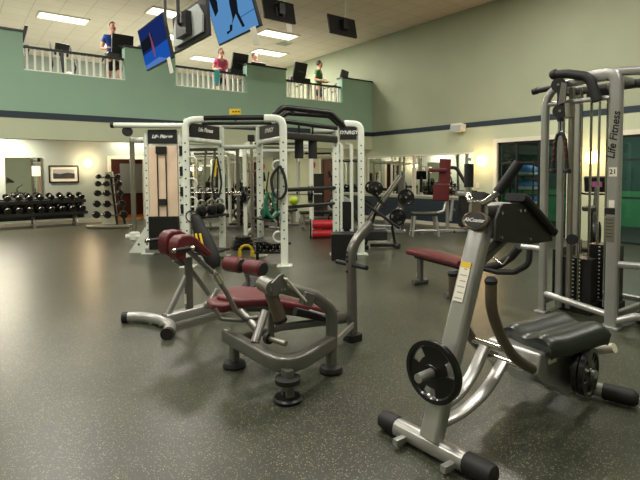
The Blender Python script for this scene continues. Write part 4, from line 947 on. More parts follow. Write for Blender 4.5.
    for Lg in LEG:
        i = len(v3); a0, a1 = V(Lg[0][0]), V(Lg[1][0]); v3.extend([((a0+V((0,0,-0.04)))[:], 0.105), ((a0*0.3+a1*0.7)[:], 0.085)]); e3 += [(1, i), (i, i+1)]
    cloth('shorts', v3, e3, legs)
    sh = MB()
    for Lg in LEG:
        p, q_ = V(S(Lg[2][0])), V(S(Lg[3][0])); sh.tube([p + V((0,0.03,-0.045)), q_ + V((0,0,-0.005))], 0.046*k, n=12)
    sh.build('shoes', M['shoe'], t)
    hr = MB(); hr.X = q; hr.ball((0,0.016*k,0.022*k), (0.082*k, 0.096*k, 0.106*k), 18)
    o = hr.build('hair', hair, t)
    bm = bmesh.new(); bm.from_mesh(o.data)
    c = q @ V((0,0,0))
    inv = q.inverted()
    bmesh.ops.delete(bm, geom=[v for v in bm.verts if (inv @ v.co).y < -0.02*k and (inv @ v.co).z < 0.065*k or (inv @ v.co).z < -0.06*k], context='VERTS'); bm.to_mesh(o.data); bm.free()
    return t
def treadmill(x, y, rz, lab):
    t = thing('treadmill', lab, 'treadmill', (x, y, ZM), rz, 'treadmills on the gallery')
    MB().box((0, 0.5, 0.1), (0.82, 1.8, 0.18)).build('deck', M['black'], t, bev=0.02)
    MB().box((0, 0.55, 0.192), (0.52, 1.6, 0.01)).build('belt', M['rubber'], t)
    for s in (-1, 1):
        MB().bar([(s*0.38, -0.28, 0.15), (s*0.36, -0.34, 1.12)], 0.06, 0.09, up=(0,1,0), r=0.02).build('upright', M['steel'], t)
        MB().tube([(s*0.36, -0.30, 1.08), (s*0.36, 0.25, 1.0)], 0.022).build('handrail', M['rubber'], t)
    cns = MB().box((0, -0.36, 1.36), (0.48, 0.07, 0.46), (math.radians(16), 0, 0)).build('console', M['black'], t, bev=0.02)
    MB().box((0, -0.34, 1.08), (0.70, 0.24, 0.14)).build('console_shelf', M['black'], t, bev=0.03)
    text('Life Fitness', 0.05, 'console_lettering', M['steel'], cns, (0, -0.405, 1.32), (1,0,0), (0,-0.27,0.96), 0.2, 0.001)
for x, y, rz, l in ((3.33, 12.30, 0.0, 'treadmill in front of the person in blue, right end of the left opening'), (6.36, 12.3, 0.05, 'treadmill in front of the person in pink'),
                    (8.28, 12.25, 0.12, 'empty treadmill at the left of the right gallery opening'), (9.92, 12.32, 0.45, 'treadmill in front of the person in green'),
                    (1.05, 12.6, 1.5, 'treadmill at the left end of the left gallery opening'), (4.35, 12.5, -1.5, 'treadmill at the left end of the middle gallery opening'), (7.3, 12.95, 0.0, 'treadmill hidden behind the right gallery pier, under the head in view')):
    treadmill(x, y, rz, l)
person('person in a blue shirt and black shorts walking on a gallery treadmill', (3.27, 12.52, ZM+0.197), 0.0, 1.78, M['shirt_blue'], M['shorts'], M['hair'], 0.1)
person('person in a pink shirt walking on a gallery treadmill', (6.12, 12.55, ZM+0.197), 0.0, 1.58, M['shirt_pink'], M['shorts'], M['hair'], 0.5)
person('person behind the gallery pier with only head and dark shoulders in view', (7.55, 13.2, ZM+0.197), 0.0, 1.78, M['shirt_navy'], M['shorts'], M['hair'], 0.2)
person('person in a green shirt at the right end of the gallery, face turned right', (9.68, 12.78, ZM+0.197), 0.55, 1.76, M['shirt_green'], M['shorts'], M['hair'], 0.7)
tw = thing('towel', 'turquoise towel hanging on the gallery railing left of the person in pink', 'towel', (5.55, YM+0.11, 4.14), 0)
MB().bar([(0, -0.06, -0.38), (0, -0.06, 0.0), (0, 0.0, 0.012), (0, 0.06, 0.0), (0, 0.06, -0.3)], 0.16, 0.008, up=(0,0,1), fil=0.02, r=0.003).build('cloth', mat('turquoise_cloth', (80, 190, 196), 0.8), tw)
eb = thing('elliptical_trainer', 'dark elliptical trainer with white sides behind the left gallery balustrade', 'cardio machine', (2.25, 13.6, ZM), 0.3)
MB().bar([(0, -0.7, 0.06), (0, 0.7, 0.06)], 0.16, 0.1, r=0.03).build('base', M['steel'], eb)
MB().lathe([(0.1, -0.09), (0.34, -0.09), (0.38, 0), (0.34, 0.09), (0.1, 0.09)], (0, -0.45, 0.46), (1,0,0)).build('flywheel_cover', M['pale_base'], eb)
MB().bar([(0, -0.35, 0.6), (0, -0.2, 1.35)], 0.1, 0.08, up=(0,1,0), r=0.02).build('mast', M['black'], eb)
for s in (-1, 1):
    MB().tube([(s*0.28, 0.05, 0.45), (s*0.28, -0.3, 1.0), (s*0.24, -0.1, 1.55)], 0.024, 0.1).build('arm', M['black'], eb)
    MB().box((s*0.2, 0.25, 0.34), (0.14, 0.42, 0.05)).build('pedal', M['black'], eb)
MB().box((0, -0.2, 1.4), (0.34, 0.06, 0.3), (0.3, 0, 0)).build('console', M['black'], eb, bev=0.02)

# ------------------------------------------------------------------ dumbbells
def dumbbell_proto(r, L):
    t = bpy.data.objects.new('dumbbell', None); COL.objects.link(t)
    MB().cyl((0, -L/2+0.05, 0), (0, L/2-0.05, 0), 0.016, n=10).build('handle', M['chrome'], t)
    for s in (-1, 1):
        MB().lathe([(0, 0), (r*0.4, 0), (r*0.42, 0.006), (r*0.82, 0.006), (r, 0.022), (r, 0.075), (r*0.85, 0.095), (0, 0.095)], (0, s*(L/2-0.1), 0), (0, s, 0), n=18).build('head', M['iron'], t)
        
    return t
DB = {}
def dumbbell(r, loc, rz, lab, group, tilt=0.0, L=0.34):
    key = (round(r, 3), L)
    if key not in DB: o = DB[key] = dumbbell_proto(r, L)
    else: o = copy_tree(DB[key])
    o.location = loc; o.rotation_euler = (tilt, 0, rz)
    return tag(o, lab, 'dumbbell', group)
def db_rack(x0, x1, y, lab, name='dumbbell_rack', rz=0):
    L = x1 - x0
    t = thing(name, lab, 'rack', ((x0+x1)/2, y, 0), rz)
    for z, yy in ((0.74, 0.14), (0.40, -0.06)):
        tr = MB().box((0, yy, z), (L, 0.40, 0.03), (math.radians(14), 0, 0)).build('tray', M['black'], t)
        MB().box((0, yy-0.20, z-0.02), (L, 0.02, 0.09)).build('lip', M['dark_panel'], tr)
    MB().box((0, 0.27, 0.50), (L, 0.02, 0.62)).build('back_panel', M['black'], t)
    for x in (-L/2+0.3, 0, L/2-0.3):
        l = MB().bar([(x, 0.22, 0.06), (x, 0.26, 0.80)], 0.07, 0.07, up=(0,1,0), r=0.01).build('leg', M['pewter'], t)
        MB().bar([(x, -0.25, 0.04), (x, 0.32, 0.04)], 0.09, 0.08, r=0.02).build('foot', M['silver'], l)
        MB().bar([(x, -0.18, 0.08), (x, -0.02, 0.42)], 0.06, 0.05, up=(0,1,0), r=0.01).build('brace', M['silver'], l)
    return t
db_rack(0.5, 3.28, 16.1, 'long two tier dumbbell rack under the mirror on the back wall, left')
for k in range(10):
    x = 0.72 + 0.27*k
    dumbbell(0.085, (x, 16.18, 0.875), 0.12, 'black dumbbell on the left rack upper tray, %s from the right' % ORD[9-k], 'dumbbells of the left wall rack', math.radians(14))
    dumbbell(0.092, (x-0.02, 15.98, 0.54), 0.12, 'black dumbbell on the left rack lower tray, %s from the right' % ORD[9-k], 'dumbbells of the left wall rack', math.radians(14))
# upright dumbbell stand
sx, sy = GW(-5.9, 13.75)
stn = thing('dumbbell_stand', 'upright dumbbell stand with a pale centre panel beside the open doorway', 'rack', (sx, sy, 0), GA)
for a, b in (((-0.55, -0.28), (0.62, -0.28)), ((-0.7, -0.05), (0.55, 0.12))): MB().bar([(a[0], a[1], 0.05), (b[0], b[1], 0.05)], 0.08, 0.08, r=0.02).build('base_bar', M['steel'], stn)
MB().bar([(-0.32, -0.32, 0.04), (-0.32, 0.3, 0.04)], 0.07, 0.07, r=0.02).build('base_bar', M['steel'], stn)
MB().bar([(0.35, -0.32, 0.04), (0.35, 0.3, 0.04)], 0.07, 0.07, r=0.02).build('base_bar', M['steel'], stn)
MB().prism([(-0.28, 0.1), (0.16, 0.1), (0.06, 1.58), (-0.14, 1.58)], (0, 0.0, 0), (1,0,0), (0,0,1), (0, 0.06, 0)).build('centre_panel', M['trim'], stn)
MB().bar([(0.38, 0, 0.1), (0.16, 0, 1.45)], 0.06, 0.06, up=(0,1,0), r=0.01).build('post', M['black'], stn)
MB().bar([(0.18, -0.05, 0.1), (0.04, -0.05, 1.45)], 0.05, 0.06, up=(0,1,0), r=0.01).build('post', M['black'], stn)
for z in (0.36, 0.66, 0.96, 1.22, 1.42): MB().tube([(-0.36+0.1*z, -0.06, z), (0.48-0.14*z, -0.06, z)], 0.022).build('arm', M['steel'], stn)
for r_, z in enumerate((0.36, 0.66, 0.96, 1.22, 1.42)):
    for c_, x in enumerate((-0.36+0.09*z, -0.02, 0.48-0.13*z)):
        if r_ == 4 and c_ == 1: x = 0.02
        p = GW(-5.9 + x, 13.75 - 0.22)
        dumbbell((0.1, 0.096, 0.09, 0.08, 0.07)[r_], (p[0], p[1], z + 0.03), GA + 0.5, 'dumbbell on the upright stand, %s row down, %s column' % (ORD[4-r_], ('left', 'middle', 'right')[c_]), 'dumbbells of the upright stand', 0, 0.30)

# ------------------------------------------------------------------ wall things
def framed(name, lab, cat, x0, x1, z0, z1, wall, m, fm, fw=0.03, axis='y'):
    c = ((x0+x1)/2, wall) if axis == 'y' else (wall, (x0+x1)/2)
    t = thing(name, lab, cat, (c[0], c[1], z0), 0 if axis == 'y' else PI/2 )
    L, H = abs(x1-x0), z1-z0
    s = -1 if axis == 'y' else 1
    f = MB()
    for a, b in (((-L/2, 0), (L/2, fw)), ((-L/2, H-fw), (L/2, H)), ((-L/2, fw), (-L/2+fw, H-fw)), ((L/2-fw, fw), (L/2, H-fw))): f.span((a[0], s*0.035, a[1]), (b[0], s*0.002, b[1]))
    f.build('frame', fm, t)
    MB().span((-L/2+fw, s*0.016, fw), (L/2-fw, s*0.004, H-fw)).build('panel', m, t)
    return t, L, H
framed('wall_mirror', 'tall mirror on the back wall above the left dumbbell rack', 'mirror', 1.28, 2.20, 0.92, 2.02, YB, M['mirror'], M['steel'], 0.012)
nt = tag(MB().box((2.06, YB-0.022, 1.62), (0.22, 0.01, 0.30)).build('paper_notice', M['paper']), 'white paper notice stuck on the left back mirror', 'notice')
t, L, H = framed('wall_picture', 'framed wide grey landscape print on the back wall', 'picture', 2.38, 3.21, 1.27, 1.79, YB, M['paper'], M['black'], 0.035)
MB().span((-L/2+0.12, -0.02, 0.12), (L/2-0.12, -0.012, H-0.12)).build('print', M['photo_pale'], t); MB().prism([(-L/2+0.12, 0.12), (L/2-0.12, 0.12), (L/2-0.12, 0.27), (0.1, 0.30), (-0.1, 0.26), (-L/2+0.12, 0.29)], (0, -0.02, 0), (1,0,0), (0,0,1), (0,-0.003,0)).build('print_land', M['photo_grey'], t)
for i, (a, b) in enumerate(((5.55, 7.1), (7.12, 8.7), (8.72, 10.3))): framed('wall_mirror', ('left', 'middle', 'right')[i] + ' large mirror on the back wall behind the white rig', 'mirror', a, b, 0.5, 2.15, YB, M['mirror'], M['steel'], 0.015)
for i, (a, b) in enumerate(((7.72, 9.75), (9.77, 11.75))): framed('wall_mirror', ('near', 'far')[i] + ' half of the cream framed mirror on the right wall', 'mirror', a, b, 0.80, 2.02, XR, M['mirror'], M['trim'], 0.05, 'x')
framed('wall_mirror', 'mirror on the right wall under the gallery, beyond the white rig', 'mirror', 11.85, 13.1, 0.80, 2.02, XR, M['mirror'], M['trim'], 0.04, 'x')
sp = thing('wall_speaker', 'cream loudspeaker fixed over the navy stripe of the right wall', 'speaker', (XR, 8.13, 2.67)); 
MB().box((-0.13, 0, 0), (0.2, 0.36, 0.2), (0, 0.2, 0)).build('cabinet', M['trim'], sp, bev=0.015); MB().box((-0.02, 0, 0), (0.04, 0.1, 0.1)).build('bracket', M['trim'], sp); MB().box((-0.235, 0, -0.02), (0.006, 0.32, 0.16), (0, 0.2, 0)).build('grille', M['pale_base'], sp)
tag(MB().box((XR-0.006, 7.6, 1.15), (0.012, 0.1, 0.14)).build('switch_plate', M['trim'], bev=0.003), 'cream switch plate below the wall lamp beside the mirror', 'switch')
tag(MB().cyl((XR-0.012, 14.75, 1.80), (XR-0.001, 14.75, 1.80), 0.13).build('wall_sign', M['red']), 'small round red sign on the wall left of the brown door', 'sign')

# ------------------------------------------------------------------ machines along the right wall
lpx, lpy = GW(1.45, 12.1)
lg = thing('leg_press', 'dark leg press with inclined steel rails and loaded plates by the mirror', 'gym machine', (lpx, lpy, 0), GA)
for dy in (-0.22, 0.22):
    MB().bar([(-0.30, dy, 0.25), (0.55, dy, 1.42)], 0.06, 0.08, up=(0,1,0), r=0.015).build('guide_rail', M['steel'], lg)
    MB().bar([(-0.55, dy, 0.06), (0.62, dy, 0.06)], 0.07, 0.08, r=0.02).build('base_tube', M['silver'], lg)
    MB().tube([(0.6, dy, 0.08), (0.25, dy, 0.12), (0.15, dy, 0.3), (0.45, dy, 0.5), (0.55, dy, 0.62)], 0.04, 0.12).build('bent_brace', M['silver'], lg)
    MB().bar([(0.56, dy, 0.08), (0.56, dy, 1.44)], 0.07, 0.07, up=(0,1,0), r=0.01).build('upright', M['pewter'], lg)
MB().box((-0.55, 0, 0.42), (0.14, 0.5, 0.62), (0, math.radians(-35), 0)).build('back_pad', M['vinyl'], lg, bev=0.03)
MB().box((-0.30, 0, 0.25), (0.42, 0.46, 0.10), (0, math.radians(15), 0)).build('seat_pad', M['vinyl'], lg, bev=0.03)
MB().box((-0.02, 0, 0.86), (0.06, 0.75, 0.6), (0, math.radians(-36), 0)).build('sled_plate', M['dark_panel'], lg)
MB().cyl((-0.12, -0.6, 1.12), (-0.12, 0.6, 1.12), 0.025).build('sled_horn', M['steel'], lg)
MB().tube([(-0.2, -0.28, 0.7), (-0.5, -0.3, 0.95)], 0.03).build('sled_arm', M['black'], lg)
for i, (dy, x, z) in enumerate(((-0.42, -0.12, 1.12), (-0.50, -0.12, 1.12), (0.42, -0.12, 1.12), (0.50, -0.12, 1.12))):
    p = GW(1.45+x, 12.1+dy)
    weight_plate((p[0], p[1], z), (math.sin(-GA), math.cos(GA), 0), 0.17, 0.05, 'black plate on the sled horn of the leg press, %s' % ('inner near side', 'outer near side', 'inner far side', 'outer far side')[i], 'plates of the leg press', 3, 0.4, False)
for i, (x, z) in enumerate(((0.42, 0.42), (0.62, 0.90))):
    p = GW(1.45+x, 12.1-0.36); weight_plate((p[0], p[1], z), (math.sin(-GA), math.cos(GA), 0), 0.2, 0.05, ('black plate stored low on the leg press frame', 'black plate stored high on the leg press upright')[i], 'plates of the leg press', 3, 0.1, False)
mx, my = GW(3.02, 12.0)
mp = thing('chest_press', 'seated press machine with maroon pads in front of the wall mirror', 'gym machine', (mx, my, 0), GA)
MB().bar([(-0.6, 0, 0.05), (0.75, 0, 0.05)], 0.09, 0.09, r=0.02).build('base_tube', M['silver'], mp)
MB().bar([(0.6, -0.45, 0.05), (0.6, 0.45, 0.05)], 0.09, 0.09, r=0.02).build('base_tube', M['silver'], mp)
MB().bar([(-0.55, -0.3, 0.04), (-0.55, 0.3, 0.04)], 0.09, 0.08, r=0.02).build('base_tube', M['silver'], mp)
MB().bar([(0.14, 0.06, 0.06), (0.10, 0.06, 1.7)], 0.08, 0.08, up=(0,1,0), r=0.015).build('upright', M['silver'], mp)
MB().bar([(0.02, -0.02, 1.05), (0.06, -0.02, 1.82)], 0.28, 0.10, up=(0,1,0), r=0.03).build('back_pad', M['maroon'], mp)
MB().bar([(-0.06, -0.06, 0.80), (-0.04, -0.06, 1.22)], 0.40, 0.14, up=(0,1,0), r=0.06).build('lower_pad', M['maroon'], mp, bev=0.03)
MB().bar([(-0.35, -0.1, 1.55), (0.05, -0.1, 1.55)], 0.12, 0.10, r=0.03).build('arm_pad', M['maroon'], mp)
MB().tube([(0.1, 0.0, 1.62), (0.34, 0.0, 1.60), (0.52, -0.1, 1.25), (0.72, -0.15, 0.92)], 0.045, 0.15).build('press_arm', M['black'], mp)
MB().tube([(0.1, 0.0, 0.85), (0.0, -0.1, 0.55), (-0.2, -0.12, 0.50)], 0.035, 0.08).build('seat_tube', M['silver'], mp)
MB().tube([(0.25, 0.0, 0.85), (0.18, -0.05, 0.3)], 0.04).build('strut', M['silver'], mp)
MB().box((0.62, 0.0, 0.60), (0.4, 0.26, 0.9)).build('stack_cover', M['dark_panel'], mp, bev=0.02)
MB().bar([(0.3, -0.1, 0.98), (0.85, -0.1, 0.95)], 0.2, 0.12, r=0.04).build('side_fairing', M['silver'], mp)
qx, qy = GW(2.42, 11.3)
stl = thing('step_bench', 'low black bench on splayed silver legs before the maroon press machine', 'bench', (qx, qy, 0), GA)
MB().box((0, 0, 0.54), (0.62, 0.36, 0.07)).build('top', M['vinyl'], stl, bev=0.02)
for sx_ in (-1, 1):
    for sy_ in (-1, 1): MB().tube([(sx_*0.24, sy_*0.13, 0.52), (sx_*0.30, sy_*0.17, 0.02)], 0.028).build('leg', M['silver'], stl)
    MB().tube([(sx_*0.28, -0.16, 0.14), (sx_*0.28, 0.16, 0.14)], 0.02).build('stretcher', M['silver'], stl)
MB().tube([(-0.28, -0.16, 0.16), (0.28, -0.16, 0.16)], 0.02).build('stretcher', M['silver'], stl)
# black incline bench behind the bent post
ix, iy = GW(1.20, 9.7)
ib = thing('incline_bench', 'black incline board bench on the floor behind the tall bent post', 'gym bench', (ix, iy, 0), GA)
MB().bar([(-0.36, 0, 0.93), (0.36, 0, 0.40)], 0.34, 0.055, r=0.02).build('board', M['rubber'], ib)
MB().bar([(-0.2, 0, 0.05), (0.40, 0, 0.05)], 0.07, 0.06, r=0.015).build('base_tube', M['black'], ib)
MB().bar([(0.32, -0.2, 0.035), (0.32, 0.2, 0.035)], 0.08, 0.07, r=0.02).build('foot', M['black'], ib); MB().bar([(-0.3, -0.25, 0.035), (-0.3, 0.25, 0.035)], 0.08, 0.07, r=0.02).build('foot', M['black'], ib)
MB().bar([(0.30, 0, 0.06), (0.22, 0, 0.47)], 0.05, 0.06, up=(0,1,0)).build('leg', M['black'], ib); MB().bar([(-0.3, 0, 0.06), (-0.1, 0, 0.70)], 0.05, 0.06, up=(0,1,0)).build('leg', M['black'], ib)
MB().tube([(-0.2, -0.1, 0.46), (0.2, -0.1, 0.44)], 0.03).build('adjust_tube', M['silver'], ib)
MB().box((-0.1, 0, 0.26), (0.45, 0.3, 0.2)).build('seat_pad', M['rubber'], ib, bev=0.03)
# balance domes seen through the glass
rk = thing('dome_rack', 'black rack of balance domes behind the glass', 'rack', (11.95, 6.83, 0))
for sx_ in (-0.3, 0.3):
    for sy_ in (-0.32, 0.32): MB().bar([(sx_, sy_, 0), (sx_, sy_, 1.85)], 0.035, 0.035, up=(0,1,0), r=0.005).build('post', M['black'], rk)
for z in (0.65, 1.02, 1.39): MB().box((0, 0, z), (0.62, 0.66, 0.02)).build('shelf', M['black'], rk)
for i, z in enumerate((0.66, 1.03, 1.40)):
    t = thing('balance_dome', 'blue balance dome on a pale base, %s shelf of the rack behind the glass' % ('lowest', 'middle', 'top')[i], 'balance trainer', (11.95, 6.83, z), 0, 'balance domes')
    MB().lathe([(0, 0), (0.27, 0), (0.29, 0.03), (0.27, 0.09), (0, 0.09)], n=28).build('base', M['pale_base'], t)
    MB().lathe([(0.285, 0.09), (0.28, 0.13), (0.24, 0.20), (0.16, 0.245), (0.07, 0.265), (0, 0.27)], n=28).build('dome', M['blue_rubber'], t)
# stationary bike beyond the cable station
bk = thing('exercise_bike', 'dark upright exercise bike seen through the rods of the grey cable station', 'cardio machine', (8.95, 3.9, 0), GA+0.9)
MB().bar([(-0.5, 0, 0.05), (0.5, 0, 0.05)], 0.12, 0.08, r=0.02).build('base', M['black'], bk)
for x in (-0.5, 0.5): MB().bar([(x, -0.26, 0.04), (x, 0.26, 0.04)], 0.08, 0.08, r=0.02).build('foot', M['black'], bk)
MB().lathe([(0.08, -0.07), (0.24, -0.07), (0.26, 0), (0.24, 0.07), (0.08, 0.07)], (0.25, 0, 0.36), (0,1,0)).build('flywheel_cover', M['black'], bk)
MB().bar([(0.2, 0, 0.5), (0.38, 0, 1.2)], 0.09, 0.08, up=(0,1,0), r=0.02).build('handle_mast', M['black'], bk)
MB().bar([(-0.15, 0, 0.1), (-0.22, 0, 0.82)], 0.07, 0.07, up=(0,1,0), r=0.015).build('seat_post', M['black'], bk)
MB().box((-0.22, 0, 0.86), (0.3, 0.22, 0.09)).build('saddle', M['vinyl'], bk, bev=0.03)
MB().box((0.4, 0, 1.26), (0.06, 0.42, 0.3), (0, -0.3, 0)).build('console', M['black'], bk, bev=0.02)
MB().tube([(0.3, -0.26, 1.1), (0.42, -0.2, 1.08), (0.42, 0.2, 1.08), (0.3, 0.26, 1.1)], 0.018, 0.06).build('handlebar', M['rubber'], bk)
MB().box((0.36, 0, 1.26), (0.01, 0.16, 0.1), (0, -0.3, 0)).build('display', M['scr_pink'], bk)
# ------------------------------------------------------------------ equipment under the gallery
def power_rack(x, d, wd, dp, top, lab):
    t = thing('power_rack', lab, 'gym rack', (*GW(x, d), 0), GA)
    for sx_ in (0, wd):
        for k in (0, dp):
            MB().bar([(sx_, k, 0), (sx_, k, top), (sx_ + (0.25 if sx_ == 0 else -0.25), k, top)], 0.09, 0.09, up=(0,1,0), fil=0.16, r=0.02).build('upright', M['white'], t)
        MB().bar([(sx_, 0, 0.06), (sx_, dp, 0.06)], 0.08, 0.08, r=0.01).build('base_beam', M['white'], t); MB().bar([(sx_, 0, top-0.25), (sx_, dp, top-0.25)], 0.07, 0.07, r=0.01).build('side_beam', M['white'], t)
        MB().bar([(sx_, -0.1, 0.9), (sx_, dp, 0.9)], 0.05, 0.06, r=0.01).build('safety_arm', M['black'], t)
    MB().tube([(0.2, 0, top), (wd-0.2, 0, top)], 0.03).build('pull_up_bar', M['black'], t); MB().bar([(0, dp, top-0.1), (wd, dp, top-0.1)], 0.07, 0.07, r=0.01).build('cross_beam', M['white'], t)
    return t
def loaded_barbell(x, d, z, lab, n=2):
    t = thing('barbell', lab, 'barbell', (*GW(x, d), z), GA)
    MB().cyl((-1.05, 0, 0), (1.05, 0, 0), 0.016, n=10).build('bar', M['steel'], t)
    for s in (-1, 1): MB().cyl((s*0.68, 0, 0), (s*1.05, 0, 0), 0.025, n=12).build('sleeve', M['steel'], t)
    for s in (-1, 1):
        for k in range(n):
            p = GW(x + s*(0.74+0.07*k), d)
            weight_plate((p[0], p[1], z), (math.cos(GA), math.sin(GA), 0), 0.2, 0.05, 'black plate on the %s end of the %s, %s' % (('left', 'right')[s > 0], lab.split(' resting')[0], ('inner', 'outer')[k]), 'plates on barbells', 3, 0.2, False)
power_rack(-1.78, 11.6, 1.57, 1.2, 2.2, 'white power rack with black safety arms standing behind the training rig')
loaded_barbell(-1.0, 11.55, 1.0, 'barbell of the white power rack resting on its safety arms', 2)
power_rack(-0.7, 15.0, 1.3, 1.1, 2.1, 'white power rack far under the gallery, behind the overhead bars')
power_rack(-4.0, 14.6, 1.3, 1.1, 2.1, 'white power rack far under the gallery, behind the cable tower')
def plate_tree(x, d, lab, who):
    t = thing('plate_tree', lab, 'rack', (*GW(x, d), 0), GA)
    MB().bar([(0, 0, 0.05), (0, 0, 1.25)], 0.07, 0.07, up=(0,1,0), r=0.01).build('mast', M['black'], t)
    MB().bar([(-0.35, 0, 0.03), (0.35, 0, 0.03)], 0.08, 0.06).build('foot', M['black'], t); MB().bar([(0, -0.3, 0.03), (0, 0.3, 0.03)], 0.08, 0.06).build('foot', M['black'], t)
    for i, z in enumerate((0.34, 0.74, 1.12)):
        MB().cyl((0, -0.26, z), (0, 0.26, z), 0.024, n=10).build('horn', M['steel'], t)
        for j, dy in enumerate((-0.1, -0.17)):
            p = GW(x, d+dy); weight_plate((p[0], p[1], z), (math.sin(-GA), math.cos(GA), 0), (0.2, 0.18, 0.15)[i], 0.05, '%s black plate on the %s horn of the %s' % (('inner', 'front')[j], ('lowest', 'middle', 'top')[i], who), 'plates on the plate trees', 3, 0.3*i, False)
plate_tree(-1.7, 13.5, 'black plate tree with weight plates right behind the rear white power rack', 'tree right behind the rear rack'); plate_tree(-2.3, 14.2, 'black plate tree left of the rear white power rack, near the smith machine', 'tree left of the rear rack'); plate_tree(0.4, 12.6, 'black plate tree under the overhead bars', 'tree under the overhead bars')
def small_bench(x, d, rz, pad, lab):
    t = thing('flat_bench', lab, 'gym bench', (*GW(x, d), 0), GA+rz)
    MB().bar([(-0.6, 0, 0.44), (0.6, 0, 0.44)], 0.28, 0.08, r=0.03).build('bench_pad', pad, t)
    for xx in (-0.5, 0.5):
        l = MB().bar([(xx, 0, 0.4), (xx, 0, 0.05)], 0.06, 0.06, up=(0,1,0), r=0.01).build('leg', M['silver'], t); MB().bar([(xx, -0.22, 0.03), (xx, 0.22, 0.03)], 0.07, 0.06, r=0.02).build('foot', M['silver'], l)
    MB().bar([(-0.5, 0, 0.3), (0.5, 0, 0.3)], 0.06, 0.05).build('rail', M['silver'], t)
small_bench(0.05, 13.2, 0.2, M['vinyl'], 'black flat bench under the gallery below the lime green ball'); small_bench(-1.0, 13.6, 1.2, M['vinyl'], 'black flat bench just behind the rear white power rack'); small_bench(-2.9, 12.2, 0.3, M['vinyl'], 'black flat bench left of the plate trees')
# leaning smith machine rails
smx, smy = GW(-2.95, 13.0)
sm_ = thing('smith_machine', 'grey smith machine with slanted twin rails behind the left rig shelf', 'gym machine', (smx, smy, 0), GA)
for x in (-0.12, 0.12): MB().bar([(x-0.12, 0, 0.05), (x+0.02, 0.15, 2.15)], 0.06, 0.06, up=(0,1,0), r=0.01).build('rail', M['steel'], sm_)
for x in (-0.55, 0.75): MB().bar([(x, 0.1, 0.03), (x, 0.1, 2.15)], 0.08, 0.08, up=(0,1,0), r=0.01).build('upright', M['pewter'], sm_)
MB().bar([(-0.6, 0.1, 2.15), (0.8, 0.1, 2.15)], 0.08, 0.08, r=0.01).build('cross_beam', M['pewter'], sm_); MB().bar([(-0.6, 0.1, 0.05), (0.8, 0.1, 0.05)], 0.08, 0.08, r=0.01).build('base_beam', M['pewter'], sm_)
MB().cyl((-0.9, 0, 1.0), (1.0, 0, 1.0), 0.02).build('bar', M['chrome'], sm_)
# pole of a second cable tower, with base
pz = GW(-1.45, 10.4)
pm = thing('cable_pole', 'slim steel cable pole standing inside the rig, left of its rear upright', 'gym machine', (pz[0], pz[1], 0), GA)
MB().cyl((0, 0, 0.03), (0, 0, 2.3), 0.035).build('pole', M['steel'], pm); MB().lathe([(0, 0), (0.25, 0), (0.25, 0.02), (0.06, 0.06), (0, 0.06)]).build('base', M['black'], pm); MB().cyl((-0.1, 0, 1.55), (0.1, 0, 1.55), 0.02).build('pin', M['chrome'], pm); MB().box((0, 0, 2.25), (0.14, 0.14, 0.14)).build('head', M['black'], pm, bev=0.02)
# red hand weights, bumper stack, tall cabinet
for i, z in enumerate((0.10, 0.32)):
    t = thing('foam_roller', ('lower', 'upper')[i] + ' red roller on the floor left of the black box', 'foam roller', (*GW(0.08, 11.2), z), GA, 'red rollers')
    MB().cyl((-0.26, 0, 0), (0.26, 0, 0), 0.10, n=24).build('foam', M['red'], t); MB().cyl((-0.265, 0, 0), (0.265, 0, 0), 0.05, n=16).build('core', M['black'], t)
rc = thing('roller_cradle', 'black cradle holding the two red rollers', 'rack', (*GW(0.08, 11.2), 0), GA)
for x in (-0.3, 0.3): MB().box((x, 0, 0.22), (0.04, 0.24, 0.44)).build('side', M['black'], rc)
cb_ = thing('tall_cabinet', 'tall narrow black cabinet against the wall left of the brown door', 'cabinet', (*GW(-0.08, 16.2), 0), GA)
MB().box((0, 0, 0.75), (0.42, 0.3, 1.46)).build('body', M['black'], cb_, bev=0.01); MB().box((0, -0.155, 0.75), (0.38, 0.012, 1.36)).build('door', M['dark_panel'], cb_)
bs = GW(-1.55, 9.7)
for i in range(4):
    weight_plate((bs[0], bs[1], 0.035+0.062*i), (0, 0, 1), 0.24 - 0.025*i, 0.06, 'black bumper plate in the floor stack left of the rear upright, %s from the floor' % ORD[i], 'floor stack of plates', 3, 0.3*i, False)
db_rack(6.0, 9.6, 15.95, 'long dumbbell rack under the big back mirrors behind the rig')
for k in range(12):
    dumbbell(0.085, (6.25 + 0.285*k, 16.03, 0.875), 0.1, 'dumbbell on the upper tray under the big mirrors, %s from left' % ORD[k], 'dumbbells under the big mirrors', math.radians(14))
    dumbbell(0.092, (6.23 + 0.285*k, 15.83, 0.54), 0.1, 'dumbbell on the lower tray under the big mirrors, %s from left' % ORD[k], 'dumbbells under the big mirrors', math.radians(14))

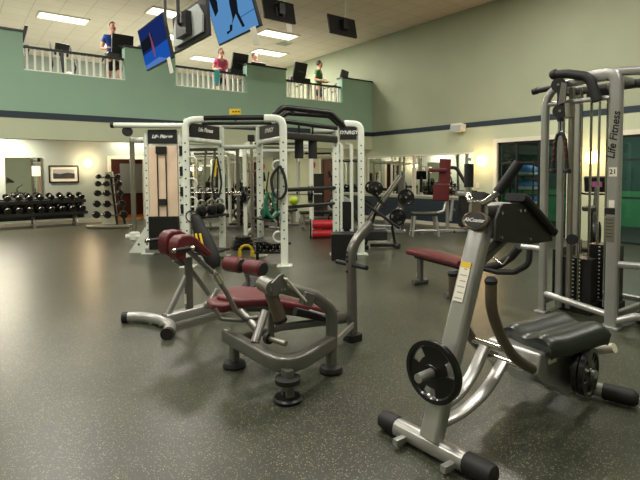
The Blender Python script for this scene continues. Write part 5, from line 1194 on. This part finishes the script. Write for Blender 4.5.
# low row handle hanging off the side stub of the cable station
hl = MB().tube([K(4.96, 2.80, 0.66), K(4.95, 2.80, 0.50), K(4.95, 2.97, 0.385), K(4.95, 3.18, 0.355), K(4.95, 3.36, 0.37)], 0.032, 0.12).build('loop_handle', M['rubber'], ks)
MB().tube([K(4.96, 2.92, 0.67), K(4.97, 3.02, 0.55), K(4.97, 3.16, 0.44), K(4.97, 3.34, 0.38)], 0.045, 0.05).build('handle_pad', M['rubber'], ks)
MB().tube([K(4.93, 3.22, 0.52), K(4.93, 3.1, 0.45), K(4.93, 3.02, 0.56)], 0.012, 0.03).build('handle_wire', M['chrome'], ks)
# dark cardio machines under the gallery
for x, d, rz, l in ((0.15, 14.3, 1.6, 'dark elliptical trainer under the gallery below the overhead bars'), (-1.75, 15.4, -0.5, 'dark elliptical trainer by the big back mirrors')):
    c = copy_tree(eb); c.location = (*GW(x, d), 0); c.rotation_euler = (0, 0, GA + rz); tag(c, l, 'cardio machine')
# straps and harness on the uprights of the rig
hb = gthing('weight_belt', 'black weight belt hanging on the right front upright of the rig', 'belt', -0.66, 7.745, 1.1)
MB().bar(curve([(0.02, 0, 0.52), (-0.10, 0, 0.34), (-0.08, 0.0, 0.10), (0.02, 0, 0.0), (0.12, 0, 0.12), (0.10, 0, 0.36), (0.03, 0, 0.52)], 5), 0.04, 0.09, up=(0,1,0), r=0.012).build('belt_loop', M['rubber'], hb)
MB().tube([(0.0, -0.01, 0.5), (-0.02, -0.02, -0.25), (0.0, -0.01, -0.45)], 0.014, 0.1).build('chain_tail', M['iron'], hb)
h2 = gthing('resistance_band', 'black and yellow resistance band hanging on the rear left rig upright', 'strap', -1.83, 8.70, 1.05)
MB().bar(curve([(0.0, 0, 0.75), (-0.07, 0, 0.5), (-0.09, 0, 0.2), (0.0, 0, 0.0), (0.07, 0, 0.25), (0.05, 0, 0.5), (0.0, 0, 0.75)], 5), 0.03, 0.05, up=(0,1,0), r=0.01).build('band', M['rubber'], h2)
MB().bar([(0.0, -0.01, 0.72), (-0.03, -0.02, 0.40)], 0.03, 0.03, up=(0,1,0), r=0.008).build('yellow_end', M['yellow'], h2)
gk = gthing('gear_bag', 'green cloth gear bag lying on the right rig shelf', 'bag', -0.84, 8.32, 0.74, 0.6)
MB().bar([(-0.16, 0, 0.09), (0.14, 0, 0.08)], 0.16, 0.17, r=0.07).build('bag_body', M['green_fabric'], gk, bev=0.02); MB().torus((0, 0, 0.16), (0, -1, 0), 0.08, 0.012, a0=0, a1=PI).build('bag_handle', M['rubber'], gk)
#@@
